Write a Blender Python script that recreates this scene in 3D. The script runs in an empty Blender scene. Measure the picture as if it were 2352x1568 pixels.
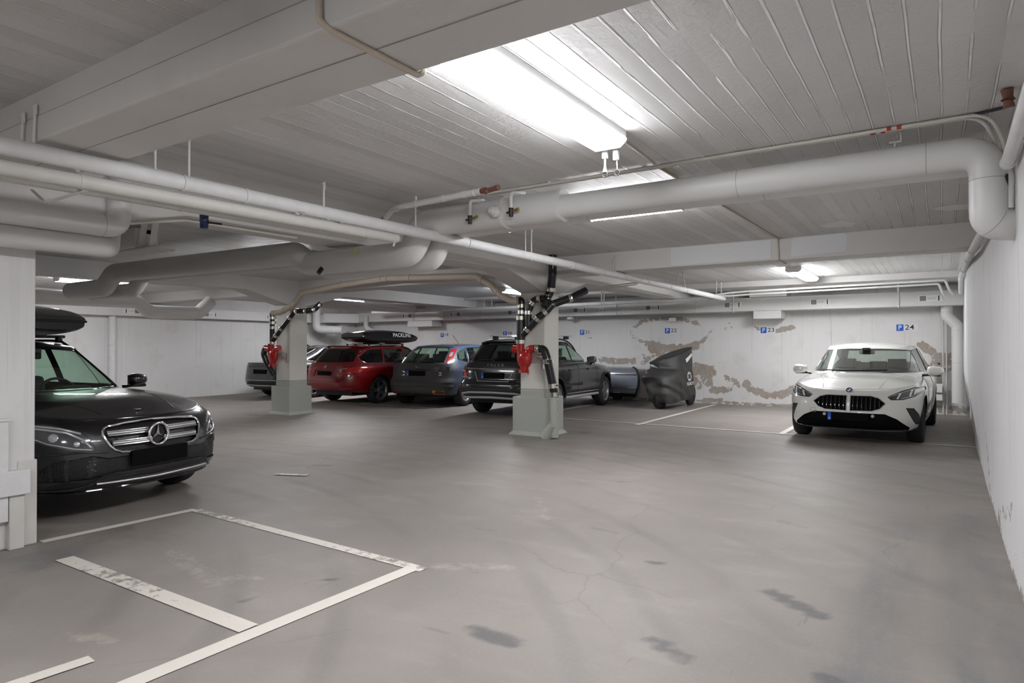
import bpy, bmesh, math, random
from math import sin, cos, pi, radians, sqrt, atan2, hypot
from mathutils import Vector, Matrix, noise
from mathutils.bvhtree import BVHTree

# ------------------------------------------------------------------ camera, world, exposure
S = bpy.context.scene
COL = S.collection
cam_d = bpy.data.cameras.new('camera'); cam = bpy.data.objects.new('camera', cam_d); COL.objects.link(cam)
cam.location = (0, 0, 1.40); cam.rotation_euler = (pi/2 + radians(0.42), 0, radians(33.2))
cam_d.sensor_width = 36; cam_d.lens = 1510/2352*36; cam_d.clip_start = 0.05; cam_d.clip_end = 100
S.camera = cam
W = bpy.data.worlds.new('world'); S.world = W; W.use_nodes = True
W.node_tree.nodes['Background'].inputs[0].default_value = (0.9, 0.95, 1, 1)
W.node_tree.nodes['Background'].inputs[1].default_value = 0.0
S.view_settings.view_transform = 'Standard'; S.view_settings.look = 'None'
S.view_settings.gamma = 1; S.view_settings.use_curve_mapping = False
EXPOSURE = 1.02
S.view_settings.exposure = EXPOSURE
S.cycles.diffuse_bounces = 7; S.cycles.max_bounces = 14; S.cycles.transparent_max_bounces = 16
S.cycles.caustics_reflective = False; S.cycles.caustics_refractive = False
S.cycles.sample_clamp_indirect = 6
LAMP_POWER = 23.0     # emission strength of the ceiling fixtures' diffusers
LAMP_COLOR = (0.965, 0.966, 1.0)
FAR_LAMP_POWER = 42.0  # extra emission given to these lamps to brighten the back wall

# ------------------------------------------------------------------ materials
def newmat(name):
    m = bpy.data.materials.new(name); m.use_nodes = True
    nt = m.node_tree; b = nt.nodes['Principled BSDF']
    return m, nt, b
def L(nt, a, b): nt.links.new(a, b)
def N(nt, t, **kw):
    n = nt.nodes.new(t)
    for k, v in kw.items():
        if k.startswith('i_'): n.inputs[k[2:]].default_value = v
        elif k.startswith('n_'): n.inputs[int(k[2:])].default_value = v
        else: setattr(n, k, v)
    return n
def math_n(nt, op, a, b=None, clamp=False):
    n = nt.nodes.new('ShaderNodeMath'); n.operation = op; n.use_clamp = clamp
    for i, v in enumerate((a, b)):
        if v is None: continue
        if isinstance(v, (int, float)): n.inputs[i].default_value = v
        else: L(nt, v, n.inputs[i])
    return n.outputs[0]
def mixc(nt, f, a, b, blend='MIX'):
    n = nt.nodes.new('ShaderNodeMix'); n.data_type = 'RGBA'; n.blend_type = blend
    for i, v in ((0, f), (6, a), (7, b)):
        if isinstance(v, (int, float)): n.inputs[i].default_value = v
        elif isinstance(v, tuple): n.inputs[i].default_value = (*v[:3], 1)
        else: L(nt, v, n.inputs[i])
    return n.outputs[2]
def ramp(nt, fac, p0, p1, c0=(0,0,0), c1=(1,1,1)):
    n = nt.nodes.new('ShaderNodeValToRGB'); L(nt, fac, n.inputs[0])
    e = n.color_ramp.elements; e[0].position = p0; e[1].position = p1
    e[0].color = (*c0, 1); e[1].color = (*c1, 1)
    return n.outputs[0]
def coords(nt, scale=(1,1,1)):
    g = nt.nodes.new('ShaderNodeNewGeometry'); mp = nt.nodes.new('ShaderNodeMapping')
    mp.inputs['Scale'].default_value = scale; L(nt, g.outputs['Position'], mp.inputs[0]); return mp.outputs[0]
def ocoords(nt, scale=(1,1,1)):
    g = nt.nodes.new('ShaderNodeTexCoord'); mp = nt.nodes.new('ShaderNodeMapping')
    mp.inputs['Scale'].default_value = scale; L(nt, g.outputs['Object'], mp.inputs[0]); return mp.outputs[0]
def noise_n(nt, vec, scale, detail=4, rough=0.55):
    n = nt.nodes.new('ShaderNodeTexNoise'); L(nt, vec, n.inputs['Vector'])
    n.inputs['Scale'].default_value = scale; n.inputs['Detail'].default_value = detail; n.inputs['Roughness'].default_value = rough
    return n.outputs['Fac']
def bump(nt, b, h, strength=0.3, dist=0.01):
    n = nt.nodes.new('ShaderNodeBump'); n.inputs['Strength'].default_value = strength; n.inputs['Distance'].default_value = dist
    L(nt, h, n.inputs['Height']); L(nt, n.outputs[0], b.inputs['Normal']); return n

def simple(name, col, rough=0.5, metal=0.0, coat=0.0, var=0.06, vs=6.0, bs=0.0, spec=None):
    m, nt, b = newmat(name)
    v = ocoords(nt); f = noise_n(nt, v, vs, 3)
    c0 = tuple(max(0, c*(1-var)) for c in col); c1 = tuple(min(1, c*(1+var)) for c in col)
    L(nt, mixc(nt, f, c0, c1), b.inputs['Base Color'])
    b.inputs['Roughness'].default_value = rough; b.inputs['Metallic'].default_value = metal
    if coat: b.inputs['Coat Weight'].default_value = coat; b.inputs['Coat Roughness'].default_value = 0.04
    if spec is not None: b.inputs['Specular IOR Level'].default_value = spec
    if bs: bump(nt, b, noise_n(nt, v, 60, 3), bs, 0.004)
    return m
def emit(name, col, strength):
    m, nt, b = newmat(name); b.inputs['Base Color'].default_value = (0.9, 0.9, 0.9, 1)
    v = ocoords(nt); f = noise_n(nt, v, 3, 1)
    L(nt, mixc(nt, f, col, tuple(min(1, c*1.02) for c in col)), b.inputs['Emission Color'])
    b.inputs['Emission Strength'].default_value = strength; return m
def glassm(name, tint=(0.72, 0.82, 0.76), refl=0.5, rough=0.03):
    m = bpy.data.materials.new(name); m.use_nodes = True; nt = m.node_tree; nt.nodes.clear()
    out = nt.nodes.new('ShaderNodeOutputMaterial')
    t = nt.nodes.new('ShaderNodeBsdfTransparent'); t.inputs[0].default_value = (*tint, 1)
    g = nt.nodes.new('ShaderNodeBsdfGlossy'); g.inputs['Roughness'].default_value = rough; g.inputs[0].default_value = (1, 1, 1, 1)
    lw = nt.nodes.new('ShaderNodeLayerWeight'); lw.inputs[0].default_value = .5
    fac = math_n(nt, 'ADD', math_n(nt, 'MULTIPLY', math_n(nt, 'POWER', lw.outputs['Facing'], 4.0), .85*refl), .10*refl, True)
    mx = nt.nodes.new('ShaderNodeMixShader'); L(nt, fac, mx.inputs[0]); L(nt, t.outputs[0], mx.inputs[1]); L(nt, g.outputs[0], mx.inputs[2])
    L(nt, mx.outputs[0], out.inputs[0]); return m

def concrete_ceiling():
    m, nt, b = newmat('white_painted_boarded_concrete')
    v = coords(nt); sx = nt.nodes.new('ShaderNodeSeparateXYZ'); L(nt, v, sx.inputs[0])
    wob = noise_n(nt, coords(nt, (1, .35, 1)), 3.0, 2)
    x = math_n(nt, 'ADD', sx.outputs[0], math_n(nt, 'MULTIPLY', math_n(nt, 'SUBTRACT', wob, .5), 0.022))
    u = math_n(nt, 'DIVIDE', x, 0.122)
    fl = math_n(nt, 'FLOOR', u); fr = math_n(nt, 'SUBTRACT', u, fl)
    wn = nt.nodes.new('ShaderNodeTexWhiteNoise'); wn.noise_dimensions = '1D'; L(nt, fl, wn.inputs['W'])
    # joint ridges, broken along their length
    d = math_n(nt, 'ABSOLUTE', math_n(nt, 'SUBTRACT', fr, .5))
    ridge = ramp(nt, d, .43, .465)
    gate = noise_n(nt, coords(nt, (5, .8, 1)), 1.5, 4)
    gate = math_n(nt, 'MULTIPLY', ramp(nt, gate, .40, .50), ramp(nt, noise_n(nt, v, .45, 3), .30, .62))
    ridge = math_n(nt, 'MULTIPLY', ridge, gate)
    fine = noise_n(nt, v, 26, 6, .65); mid = noise_n(nt, coords(nt, (1.6, .5, 1)), 5, 4)
    rough_gate = ramp(nt, noise_n(nt, v, .55, 2), .35, .7)
    h = math_n(nt, 'MULTIPLY', ridge, 0.9)
    h = math_n(nt, 'ADD', h, math_n(nt, 'MULTIPLY', wn.outputs[0], 0.34))
    h = math_n(nt, 'ADD', h, math_n(nt, 'MULTIPLY', math_n(nt, 'MULTIPLY', fine, rough_gate), 0.8))
    h = math_n(nt, 'ADD', h, math_n(nt, 'MULTIPLY', mid, 0.25))
    bump(nt, b, h, 1.0, 0.017)
    c = mixc(nt, wn.outputs[0], (.55, .545, .54), (.66, .655, .65))
    c = mixc(nt, math_n(nt, 'MULTIPLY', ridge, .95), c, (.95, .945, .94))
    st = ramp(nt, noise_n(nt, coords(nt, (1, .5, 1)), 1.7, 5), .52, .74)
    c = mixc(nt, math_n(nt, 'MULTIPLY', st, .28), c, (.42, .38, .34))
    L(nt, c, b.inputs['Base Color']); b.inputs['Roughness'].default_value = .52
    return m
def concrete_paint(name='white_painted_concrete', col=(.69, .685, .68), stain=(.42, .38, .33), boards=True, st_amt=.25, axis=0, bstr=.45, bd=.008):
    m, nt, b = newmat(name)
    v = coords(nt); sx = nt.nodes.new('ShaderNodeSeparateXYZ'); L(nt, v, sx.inputs[0])
    big = noise_n(nt, v, 1.1, 4); st = ramp(nt, noise_n(nt, v, 2.3, 6), .55, .75)
    c = mixc(nt, big, tuple(k*.93 for k in col), tuple(min(1, k*1.06) for k in col))
    c = mixc(nt, math_n(nt, 'MULTIPLY', st, st_amt), c, stain)
    h = math_n(nt, 'MULTIPLY', noise_n(nt, v, 30, 5, .6), .5)
    if boards:
        sc = (9, 9, .35)
        streak = noise_n(nt, coords(nt, sc), 1.0, 4, .6)
        line = ramp(nt, streak, .60, .64); line2 = ramp(nt, noise_n(nt, coords(nt, (16, 16, .2)), 1.3, 3), .66, .68)
        c = mixc(nt, math_n(nt, 'MULTIPLY', line, .10), c, (.40, .38, .35))
        c = mixc(nt, math_n(nt, 'MULTIPLY', line2, .30), c, (.35, .33, .31))
        h = math_n(nt, 'ADD', h, math_n(nt, 'MULTIPLY', streak, .9))
    # peeled areas come from an attribute drawn on the wall, broken up by noise
    at = nt.nodes.new('ShaderNodeAttribute'); at.attribute_name = 'peel'
    n1 = noise_n(nt, v, 9, 7, .68)
    pm = math_n(nt, 'ADD', at.outputs['Fac'], math_n(nt, 'MULTIPLY', math_n(nt, 'SUBTRACT', n1, .5), 1.5))
    pm = ramp(nt, pm, .50, .53)
    pcol = mixc(nt, noise_n(nt, v, 22, 6, .7), (.22, .19, .165), (.52, .48, .43))
    pcol = mixc(nt, ramp(nt, noise_n(nt, v, 2.2, 3), .5, .6), pcol, (.36, .29, .24))
    L(nt, mixc(nt, pm, c, pcol), b.inputs['Base Color'])
    h = math_n(nt, 'SUBTRACT', h, math_n(nt, 'MULTIPLY', pm, 1.2))
    b.inputs['Roughness'].default_value = .6
    bump(nt, b, h, bstr, bd); return m
def floor_mat():
    m, nt, b = newmat('worn_concrete_floor')
    v = coords(nt)
    big = noise_n(nt, v, .35, 4); mid = noise_n(nt, v, 1.7, 5); fine = noise_n(nt, v, 40, 4, .7)
    c = mixc(nt, ramp(nt, big, .35, .65), (.218, .198, .182), (.292, .266, .246))
    c = mixc(nt, math_n(nt, 'MULTIPLY', ramp(nt, mid, .42, .72), .6), c, (.21, .185, .165))
    c = mixc(nt, math_n(nt, 'MULTIPLY', ramp(nt, noise_n(nt, coords(nt, (.5, 1.1, 1)), 2.6, 5), .56, .72), .35), c, (.36, .33, .29))
    # tyre tracks: arcs of fine parallel streaks
    wv = nt.nodes.new('ShaderNodeTexWave'); wv.wave_type = 'RINGS'; wv.rings_direction = 'Z'
    mp = nt.nodes.new('ShaderNodeMapping'); mp.inputs['Location'].default_value = (6.5, 1.5, 0); L(nt, v, mp.inputs[0]); L(nt, mp.outputs[0], wv.inputs[0])
    wv.inputs['Scale'].default_value = .55; wv.inputs['Distortion'].default_value = 2.5; wv.inputs['Detail'].default_value = 4; wv.inputs['Detail Scale'].default_value = .6
    tr = ramp(nt, wv.outputs['Fac'], .80, 1.0)
    tr = math_n(nt, 'MULTIPLY', tr, ramp(nt, noise_n(nt, v, .8, 3), .42, .62))
    c = mixc(nt, math_n(nt, 'MULTIPLY', tr, .40), c, (.15, .145, .14))
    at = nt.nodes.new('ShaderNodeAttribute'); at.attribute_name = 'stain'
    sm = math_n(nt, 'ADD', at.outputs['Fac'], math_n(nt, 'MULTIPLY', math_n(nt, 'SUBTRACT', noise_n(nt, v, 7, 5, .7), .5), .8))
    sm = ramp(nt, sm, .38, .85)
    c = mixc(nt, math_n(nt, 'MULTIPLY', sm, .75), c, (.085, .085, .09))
    at2 = nt.nodes.new('ShaderNodeAttribute'); at2.attribute_name = 'blue'
    s2 = math_n(nt, 'MULTIPLY', at2.outputs['Fac'], ramp(nt, noise_n(nt, coords(nt, (3, .6, 1)), 1.4, 4), .3, .65))
    c = mixc(nt, math_n(nt, 'MULTIPLY', s2, .5), c, (.10, .115, .135))
    at3 = nt.nodes.new('ShaderNodeAttribute'); at3.attribute_name = 'pale'
    s3 = math_n(nt, 'ADD', at3.outputs['Fac'], math_n(nt, 'MULTIPLY', math_n(nt, 'SUBTRACT', noise_n(nt, v, 10, 5, .7), .5), .9))
    c = mixc(nt, math_n(nt, 'MULTIPLY', ramp(nt, s3, .45, .8), .55), c, (.50, .46, .40))
    c = mixc(nt, math_n(nt, 'MULTIPLY', ramp(nt, fine, .5, .9), .25), c, (.40, .38, .36))
    vo = nt.nodes.new('ShaderNodeTexVoronoi'); vo.feature = 'DISTANCE_TO_EDGE'; vo.inputs['Scale'].default_value = .42
    wv2 = nt.nodes.new('ShaderNodeVectorMath'); wv2.operation = 'ADD'; nn = nt.nodes.new('ShaderNodeTexNoise'); nn.inputs['Scale'].default_value = 1.3; nn.inputs['Detail'].default_value = 5; L(nt, v, nn.inputs['Vector'])
    sc_ = nt.nodes.new('ShaderNodeVectorMath'); sc_.operation = 'SCALE'; sc_.inputs['Scale'].default_value = .5; L(nt, nn.outputs['Color'], sc_.inputs[0]); L(nt, v, wv2.inputs[0]); L(nt, sc_.outputs[0], wv2.inputs[1]); L(nt, wv2.outputs[0], vo.inputs['Vector'])
    crk = math_n(nt, 'SUBTRACT', 1.0, ramp(nt, vo.outputs['Distance'], .0015, .0045)); crk = math_n(nt, 'MULTIPLY', crk, ramp(nt, noise_n(nt, v, .7, 2), .48, .60))
    c = mixc(nt, math_n(nt, "MULTIPLY", crk, .28), c, (.10, .09, .08))
    scr = ramp(nt, noise_n(nt, coords(nt, (14, 1.2, 1)), 1.0, 2), .735, .75); scr2 = ramp(nt, noise_n(nt, coords(nt, (1.0, 11, 1)), 1.1, 2), .735, .75)
    c = mixc(nt, math_n(nt, 'MULTIPLY', math_n(nt, 'MAXIMUM', scr, scr2), .30), c, (.12, .11, .10))
    L(nt, c, b.inputs['Base Color'])
    b.inputs['Roughness'].default_value = .55; b.inputs['Specular IOR Level'].default_value = .35
    bump(nt, b, fine, .12, .003); return m
def line_mat():
    m, nt, b = newmat('worn_white_floor_paint')
    v = coords(nt); at = nt.nodes.new('ShaderNodeAttribute'); at.attribute_name = 'wear'
    n = noise_n(nt, v, 14, 6, .7)
    k = math_n(nt, 'ADD', math_n(nt, 'MULTIPLY', math_n(nt, 'SUBTRACT', n, .5), 1.3), at.outputs['Fac'])
    k = ramp(nt, k, .42, .58)
    L(nt, mixc(nt, k, mixc(nt, noise_n(nt, v, 3, 3), (.60, .56, .50), (.72, .69, .63)), (.26, .24, .22)), b.inputs['Base Color'])
    b.inputs['Roughness'].default_value = .6; return m
def paintm(name, col, rough=.28, coat=1.0, metal=0.0, dirt=0.0, dcol=(.12, .11, .10)):
    m, nt, b = newmat(name); v = ocoords(nt); c = mixc(nt, noise_n(nt, v, 2.5, 3), tuple(k*.97 for k in col), tuple(min(1, k*1.03) for k in col))
    if dirt:
        g = nt.nodes.new('ShaderNodeTexCoord'); s = nt.nodes.new('ShaderNodeSeparateXYZ'); L(nt, g.outputs['Object'], s.inputs[0])
        k = math_n(nt, 'ADD', math_n(nt, 'MULTIPLY', s.outputs[0], -1.6), -2.35)   # dust on the tail end, fading forward
        k = math_n(nt, 'ADD', k, math_n(nt, 'MULTIPLY', noise_n(nt, v, 3, 4), .3), True)
        c = mixc(nt, math_n(nt, 'MULTIPLY', k, dirt), c, dcol)
        L(nt, math_n(nt, 'ADD', math_n(nt, 'MULTIPLY', k, .45), rough), b.inputs['Roughness'])
        L(nt, math_n(nt, 'SUBTRACT', coat, math_n(nt, 'MULTIPLY', k, .9), True), b.inputs['Coat Weight'])
    else:
        b.inputs['Roughness'].default_value = rough; b.inputs['Coat Weight'].default_value = coat
    b.inputs['Coat Roughness'].default_value = .03; b.inputs['Metallic'].default_value = metal
    L(nt, c, b.inputs['Base Color']); return m
def hexmesh(name, base=(.004, .004, .005), s=62):
    m, nt, b = newmat(name); vo = nt.nodes.new('ShaderNodeTexVoronoi'); vo.feature = 'DISTANCE_TO_EDGE'
    L(nt, ocoords(nt, (.2, 1, 1.2)), vo.inputs['Vector']); vo.inputs['Scale'].default_value = s; vo.inputs['Randomness'].default_value = .12
    k = ramp(nt, vo.outputs['Distance'], .05, .16)
    L(nt, mixc(nt, k, (.016, .016, .019), base), b.inputs['Base Color']); b.inputs['Roughness'].default_value = .4
    bump(nt, b, k, .6, .01); return m

M = {}
M['ceil'] = concrete_ceiling()
M['wall'] = concrete_paint()
M['wallrough'] = concrete_paint('white_rough_plaster', (.70, .70, .70), st_amt=.15, bstr=.9, bd=.016)
M['seam'] = simple('dark_seam_line', (.40, .385, .37), .7)
M['beam'] = concrete_paint('white_painted_smooth_concrete', (.645, .635, .62), boards=False, st_amt=.18)
M['colgrey'] = concrete_paint('grey_green_base_paint', (.40, .42, .38), boards=False, st_amt=.15)
M['colbeige'] = concrete_paint('off_white_column_paint', (.66, .65, .60), boards=True, st_amt=.10)
M['floor'] = floor_mat(); M['line'] = line_mat()
M['duct'] = simple('white_duct_paint', (.66, .66, .65), .42, var=.05, vs=2)
M['pipew'] = simple('white_pipe_wrap', (.68, .68, .68), .55, var=.12, vs=9, bs=.25)
M['pipeg'] = simple('aged_white_pipe_paint', (.58, .57, .54), .5, var=.10, vs=7)
M['beige'] = simple('beige_pipe_paint', (.54, .47, .39), .5, var=.12, vs=8)
M['blackpipe'] = simple('black_plastic_pipe', (.012, .012, .014), .25, spec=.6)
M['steel'] = simple('clamp_steel', (.72, .70, .65), .22, 1.0, vs=20)
M['redenamel'] = simple('red_enamel', (.38, .012, .010), .22, coat=.6, vs=5)
M['fixture'] = simple('white_fixture_metal', (.80, .81, .82), .4)
M['lamp'] = emit('lit_lamp_diffuser', LAMP_COLOR, LAMP_POWER)
M['lampfar'] = emit('lit_lamp_diffuser_far', LAMP_COLOR, FAR_LAMP_POWER)
M['dark'] = simple('dark_plastic', (.02, .02, .022), .5)
M['rubber'] = simple('tyre_rubber', (.018, .018, .019), .75, var=.2, vs=20)
M['chrome'] = simple('chrome', (.80, .80, .82), .12, 1.0, var=.02)
M['alloy'] = simple('silver_alloy', (.52, .52, .54), .3, .9)
M['satin'] = simple('satin_silver_plastic', (.50, .50, .50), .35, .3)
M['gloss'] = simple('gloss_black', (.006, .006, .008), .08, coat=.5)
M['plate'] = simple('blacked_out_plate', (.002, .002, .002), .7, spec=.1)
M['blue'] = simple('blue_enamel', (.01, .10, .55), .4)
M['seat'] = simple('dark_seat_fabric', (.03, .03, .033), .8)
M['redlens'] = paintm('red_lamp_lens', (.42, .008, .006), .15)
M['clearlens'] = simple('clear_reflector_lens', (.62, .62, .64), .18, .6, coat=.8, var=.25, vs=14)
M['lensdark'] = simple('smoked_lamp_lens', (.09, .09, .10), .12, .4, coat=1., var=.4, vs=16)
M['orange'] = simple('orange_lens', (.5, .12, .02), .3)
M['mesh'] = hexmesh('black_mesh_grille')
M['white'] = simple('white_lettering', (.80, .80, .80), .5, var=.01)
M['ink'] = simple('dark_lettering', (.02, .02, .025), .6, var=.01)
M['signwhite'] = simple('white_sign_plastic', (.72, .73, .74), .4)
M['rust'] = simple('rusty_iron', (.16, .07, .045), .8, var=.5, vs=25, bs=.4)
M['brass'] = simple('brass', (.55, .38, .12), .35, .9)
M['grey'] = simple('grey_grille_metal', (.20, .20, .21), .5)
M['cover'] = simple('dark_grey_cover_cloth', (.035, .034, .033), .55, var=.25, vs=5, bs=.2)
M['cablegrey'] = simple('painted_cable', (.60, .58, .53), .5)
M['yellow'] = simple('pale_yellow_tag', (.62, .60, .30), .6)
M['redtape'] = simple('red_marking_tape', (.45, .03, .02), .5)
M['bluegrey'] = simple('dark_blue_plastic', (.02, .03, .10), .4)
M['glass'] = glassm('tinted_car_glass', (.68, .84, .74), .9)
M['glassdark'] = glassm('privacy_car_glass', (.10, .11, .11), .6)
M['glassclear'] = glassm('clear_car_glass', (.72, .80, .75), 1.3)

# ------------------------------------------------------------------ mesh helpers
def tag(o, label=None, cat=None, group=None, kind=None):
    if label: o['label'] = label
    if cat: o['category'] = cat
    if group: o['group'] = group
    if kind: o['kind'] = kind
    return o
def empty(name, loc=(0,0,0), rz=0, label=None, cat=None, group=None):
    o = bpy.data.objects.new(name, None); COL.objects.link(o); o.location = loc; o.rotation_euler = (0, 0, rz); o.empty_display_size = .1
    return tag(o, label, cat, group)
def obj(name, bm, m, parent=None, smooth=True, bevel=0, angle=40, loc=None):
    me = bpy.data.meshes.new(name)
    bmesh.ops.recalc_face_normals(bm, faces=bm.faces)
    if smooth:
        for f in bm.faces: f.smooth = True
        lim = radians(angle)
        for e in bm.edges:
            if len(e.link_faces) == 2 and e.calc_face_angle(0) > lim: e.smooth = False
    bm.to_mesh(me); bm.free()
    o = bpy.data.objects.new(name, me); COL.objects.link(o)
    for mm in (m if isinstance(m, (list, tuple)) else [m]): me.materials.append(mm)
    if parent is not None: o.parent = parent
    if loc is not None: o.location = loc
    if bevel:
        md = o.modifiers.new('bevel', 'BEVEL'); md.width = bevel; md.segments = 2; md.limit_method = 'ANGLE'; md.angle_limit = radians(35)
    return o
def B(): return bmesh.new()
def box(bm, x0, x1, y0, y1, z0, z1, rot=None, piv=None):
    vs = [bm.verts.new((x, y, z)) for x in (x0, x1) for y in (y0, y1) for z in (z0, z1)]
    if rot is not None: 
        bmesh.ops.transform(bm, matrix=Matrix.Translation(piv) @ rot @ Matrix.Translation(-Vector(piv)), verts=vs)
    for a in ((0,1,3,2), (4,6,7,5), (0,4,5,1), (2,3,7,6), (0,2,6,4), (1,5,7,3)): bm.faces.new([vs[i] for i in a])
    return vs
def cbox(bm, c, s, rot=None):
    c = Vector(c); return box(bm, c.x-s[0]/2, c.x+s[0]/2, c.y-s[1]/2, c.y+s[1]/2, c.z-s[2]/2, c.z+s[2]/2, rot, c)
def prism(bm, pts, axis, a, b):
    """extrude polygon pts (2D) along axis ('x': pts are (y,z); 'y': (x,z); 'z': (x,y))"""
    def P(p, h): return {'x': (h, p[0], p[1]), 'y': (p[0], h, p[1]), 'z': (p[0], p[1], h)}[axis]
    v0 = [bm.verts.new(P(p, a)) for p in pts]; v1 = [bm.verts.new(P(p, b)) for p in pts]
    n = len(pts)
    bm.faces.new(v0); bm.faces.new(v1[::-1])
    for i in range(n): bm.faces.new([v0[i], v0[(i+1) % n], v1[(i+1) % n], v1[i]])
def frames(pts, closed=False):
    n = len(pts); T = []
    for i in range(n):
        if closed: t = pts[(i+1) % n] - pts[i-1]
        else: t = pts[min(i+1, n-1)] - pts[max(i-1, 0)]
        T.append(t.normalized() if t.length > 1e-9 else Vector((1, 0, 0)))
    up = Vector((0, 0, 1)) if abs(T[0].z) < .9 else Vector((1, 0, 0))
    n0 = (up - T[0]*up.dot(T[0])).normalized(); Ns = [n0]
    for i in range(1, n):
        v = Ns[-1] - T[i]*Ns[-1].dot(T[i]); Ns.append(v.normalized() if v.length > 1e-6 else Ns[-1])
    return T, Ns
def tube(bm, pts, r, seg=12, closed=False, caps=True, flat=1.0):
    pts = [Vector(p) for p in pts]; T, Ns = frames(pts, closed); n = len(pts); rings = []
    rs = r if isinstance(r, (list, tuple)) else [r]*n
    for i in range(n):
        b = T[i].cross(Ns[i])
        rings.append([bm.verts.new(pts[i] + (Ns[i]*cos(2*pi*k/seg)*flat + b*sin(2*pi*k/seg))*rs[i]) for k in range(seg)])
    for i in range(n if closed else n-1):
        a, c = rings[i], rings[(i+1) % n]
        for k in range(seg): bm.faces.new([a[k], a[(k+1) % seg], c[(k+1) % seg], c[k]])
    if caps and not closed: bm.faces.new(rings[0][::-1]); bm.faces.new(rings[-1])
def rounded(pts, rad, n=6):
    """polyline with its corners rounded into arcs of about the given radius"""
    pts = [Vector(p) for p in pts]; out = [pts[0]]
    for i in range(1, len(pts)-1):
        a, p, c = pts[i-1], pts[i], pts[i+1]; u = (a-p); v = (c-p); lu, lv = u.length, v.length; u.normalize(); v.normalize()
        r = rad[i-1] if isinstance(rad, (list, tuple)) else rad
        ang = u.angle(v)
        d = min(r/max(math.tan(ang/2), .05), lu*.49, lv*.49)
        p0, p1 = p+u*d, p+v*d
        for k in range(n+1):
            t = k/n; out.append(p0.lerp(p, t).lerp(p.lerp(p1, t), t))
    out.append(pts[-1]); return out
def lathe(bm, prof, axis='z', c=(0, 0, 0), seg=32, close=False, caps=True):
    """prof: list of (radius, height)"""
    c = Vector(c); rings = []
    for r, h in prof:
        ring = []
        for k in range(seg):
            a = 2*pi*k/seg; u, v = r*cos(a), r*sin(a)
            p = {'z': (u, v, h), 'y': (u, h, v), 'x': (h, u, v)}[axis]
            ring.append(bm.verts.new(c + Vector(p)))
        rings.append(ring)
    for i in range(len(rings)-1 if not close else len(rings)):
        a, b = rings[i], rings[(i+1) % len(rings)]
        for k in range(seg): bm.faces.new([a[k], a[(k+1) % seg], b[(k+1) % seg], b[k]])
    if not close and caps:
        if prof[0][0] > 1e-4: bm.faces.new(rings[0][::-1])
        if prof[-1][0] > 1e-4: bm.faces.new(rings[-1])
    bmesh.ops.remove_doubles(bm, verts=bm.verts, dist=1e-5)
def cyl(bm, a, b, r, seg=16): tube(bm, [a, b], r, seg)
def rings_at(bm, pts, dists, r, w, seg=20):
    """short collars around a polyline at given arc distances"""
    pts = [Vector(p) for p in pts]; acc = [0]
    for i in range(1, len(pts)): acc.append(acc[-1] + (pts[i]-pts[i-1]).length)
    for d in dists:
        for i in range(1, len(pts)):
            if acc[i] >= d:
                t = (d-acc[i-1])/max(acc[i]-acc[i-1], 1e-6); p = pts[i-1].lerp(pts[i], t); u = (pts[i]-pts[i-1]).normalized()
                tube(bm, [p-u*w/2, p+u*w/2], r, seg); break
def text_mesh(s, size, depth=.002, align='CENTER', spacing=1.0, bold=0.0):
    c = bpy.data.curves.new('txt', 'FONT'); c.body = s; c.size = size; c.extrude = depth; c.align_x = align; c.align_y = 'CENTER'
    c.space_character = spacing; c.offset = bold
    o = bpy.data.objects.new('txt', c); COL.objects.link(o)
    bpy.context.view_layer.update()
    me = bpy.data.meshes.new_from_object(o.evaluated_get(bpy.context.evaluated_depsgraph_get()))
    bm = B(); bm.from_mesh(me); bpy.data.objects.remove(o); bpy.data.curves.remove(c); bpy.data.meshes.remove(me)
    return bm
def xform(bm, m): bmesh.ops.transform(bm, matrix=m, verts=bm.verts); return bm
def basis(origin, right, up):
    r = Vector(right).normalized(); u = Vector(up).normalized(); n = r.cross(u)
    m = Matrix((r, u, n)).transposed().to_4x4(); m.translation = Vector(origin); return m
def setattr_f(o, name, fn):
    a = o.data.attributes.new(name, 'FLOAT', 'POINT')
    a.data.foreach_set('value', [fn(v.co) for v in o.data.vertices])
def segd(px, py, a, b):
    ax, ay = a; bx, by = b; dx, dy = bx-ax, by-ay; t = max(0, min(1, ((px-ax)*dx+(py-ay)*dy)/max(dx*dx+dy*dy, 1e-9)))
    return hypot(px-ax-t*dx, py-ay-t*dy)
def field(strokes):
    """strokes: list of (points, radius, strength) -> function of (u, v)"""
    def f(u, v):
        m = 0
        for pts, r, s in strokes:
            d = min(segd(u, v, pts[i], pts[i+1]) for i in range(len(pts)-1)) if len(pts) > 1 else hypot(u-pts[0][0], v-pts[0][1])
            k = 1 - d/r
            if k > 0: m = max(m, s*min(1, k*1.6))
        return m
    return f
def gridplane(bm, o, u, v, nu, nv):
    o, u, v = Vector(o), Vector(u), Vector(v)
    g = [[bm.verts.new(o + u*(i/nu) + v*(j/nv)) for j in range(nv+1)] for i in range(nu+1)]
    for i in range(nu):
        for j in range(nv): bm.faces.new([g[i][j], g[i+1][j], g[i+1][j+1], g[i][j+1]])

# ================================================================== THE SETTING
def struct(o, label=None): return tag(o, label, kind='structure')
YB, XL, XR, YN = 16.15, -17.4, 0.45, -7.0
ZC, ZC2 = 2.80, 2.75

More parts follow.
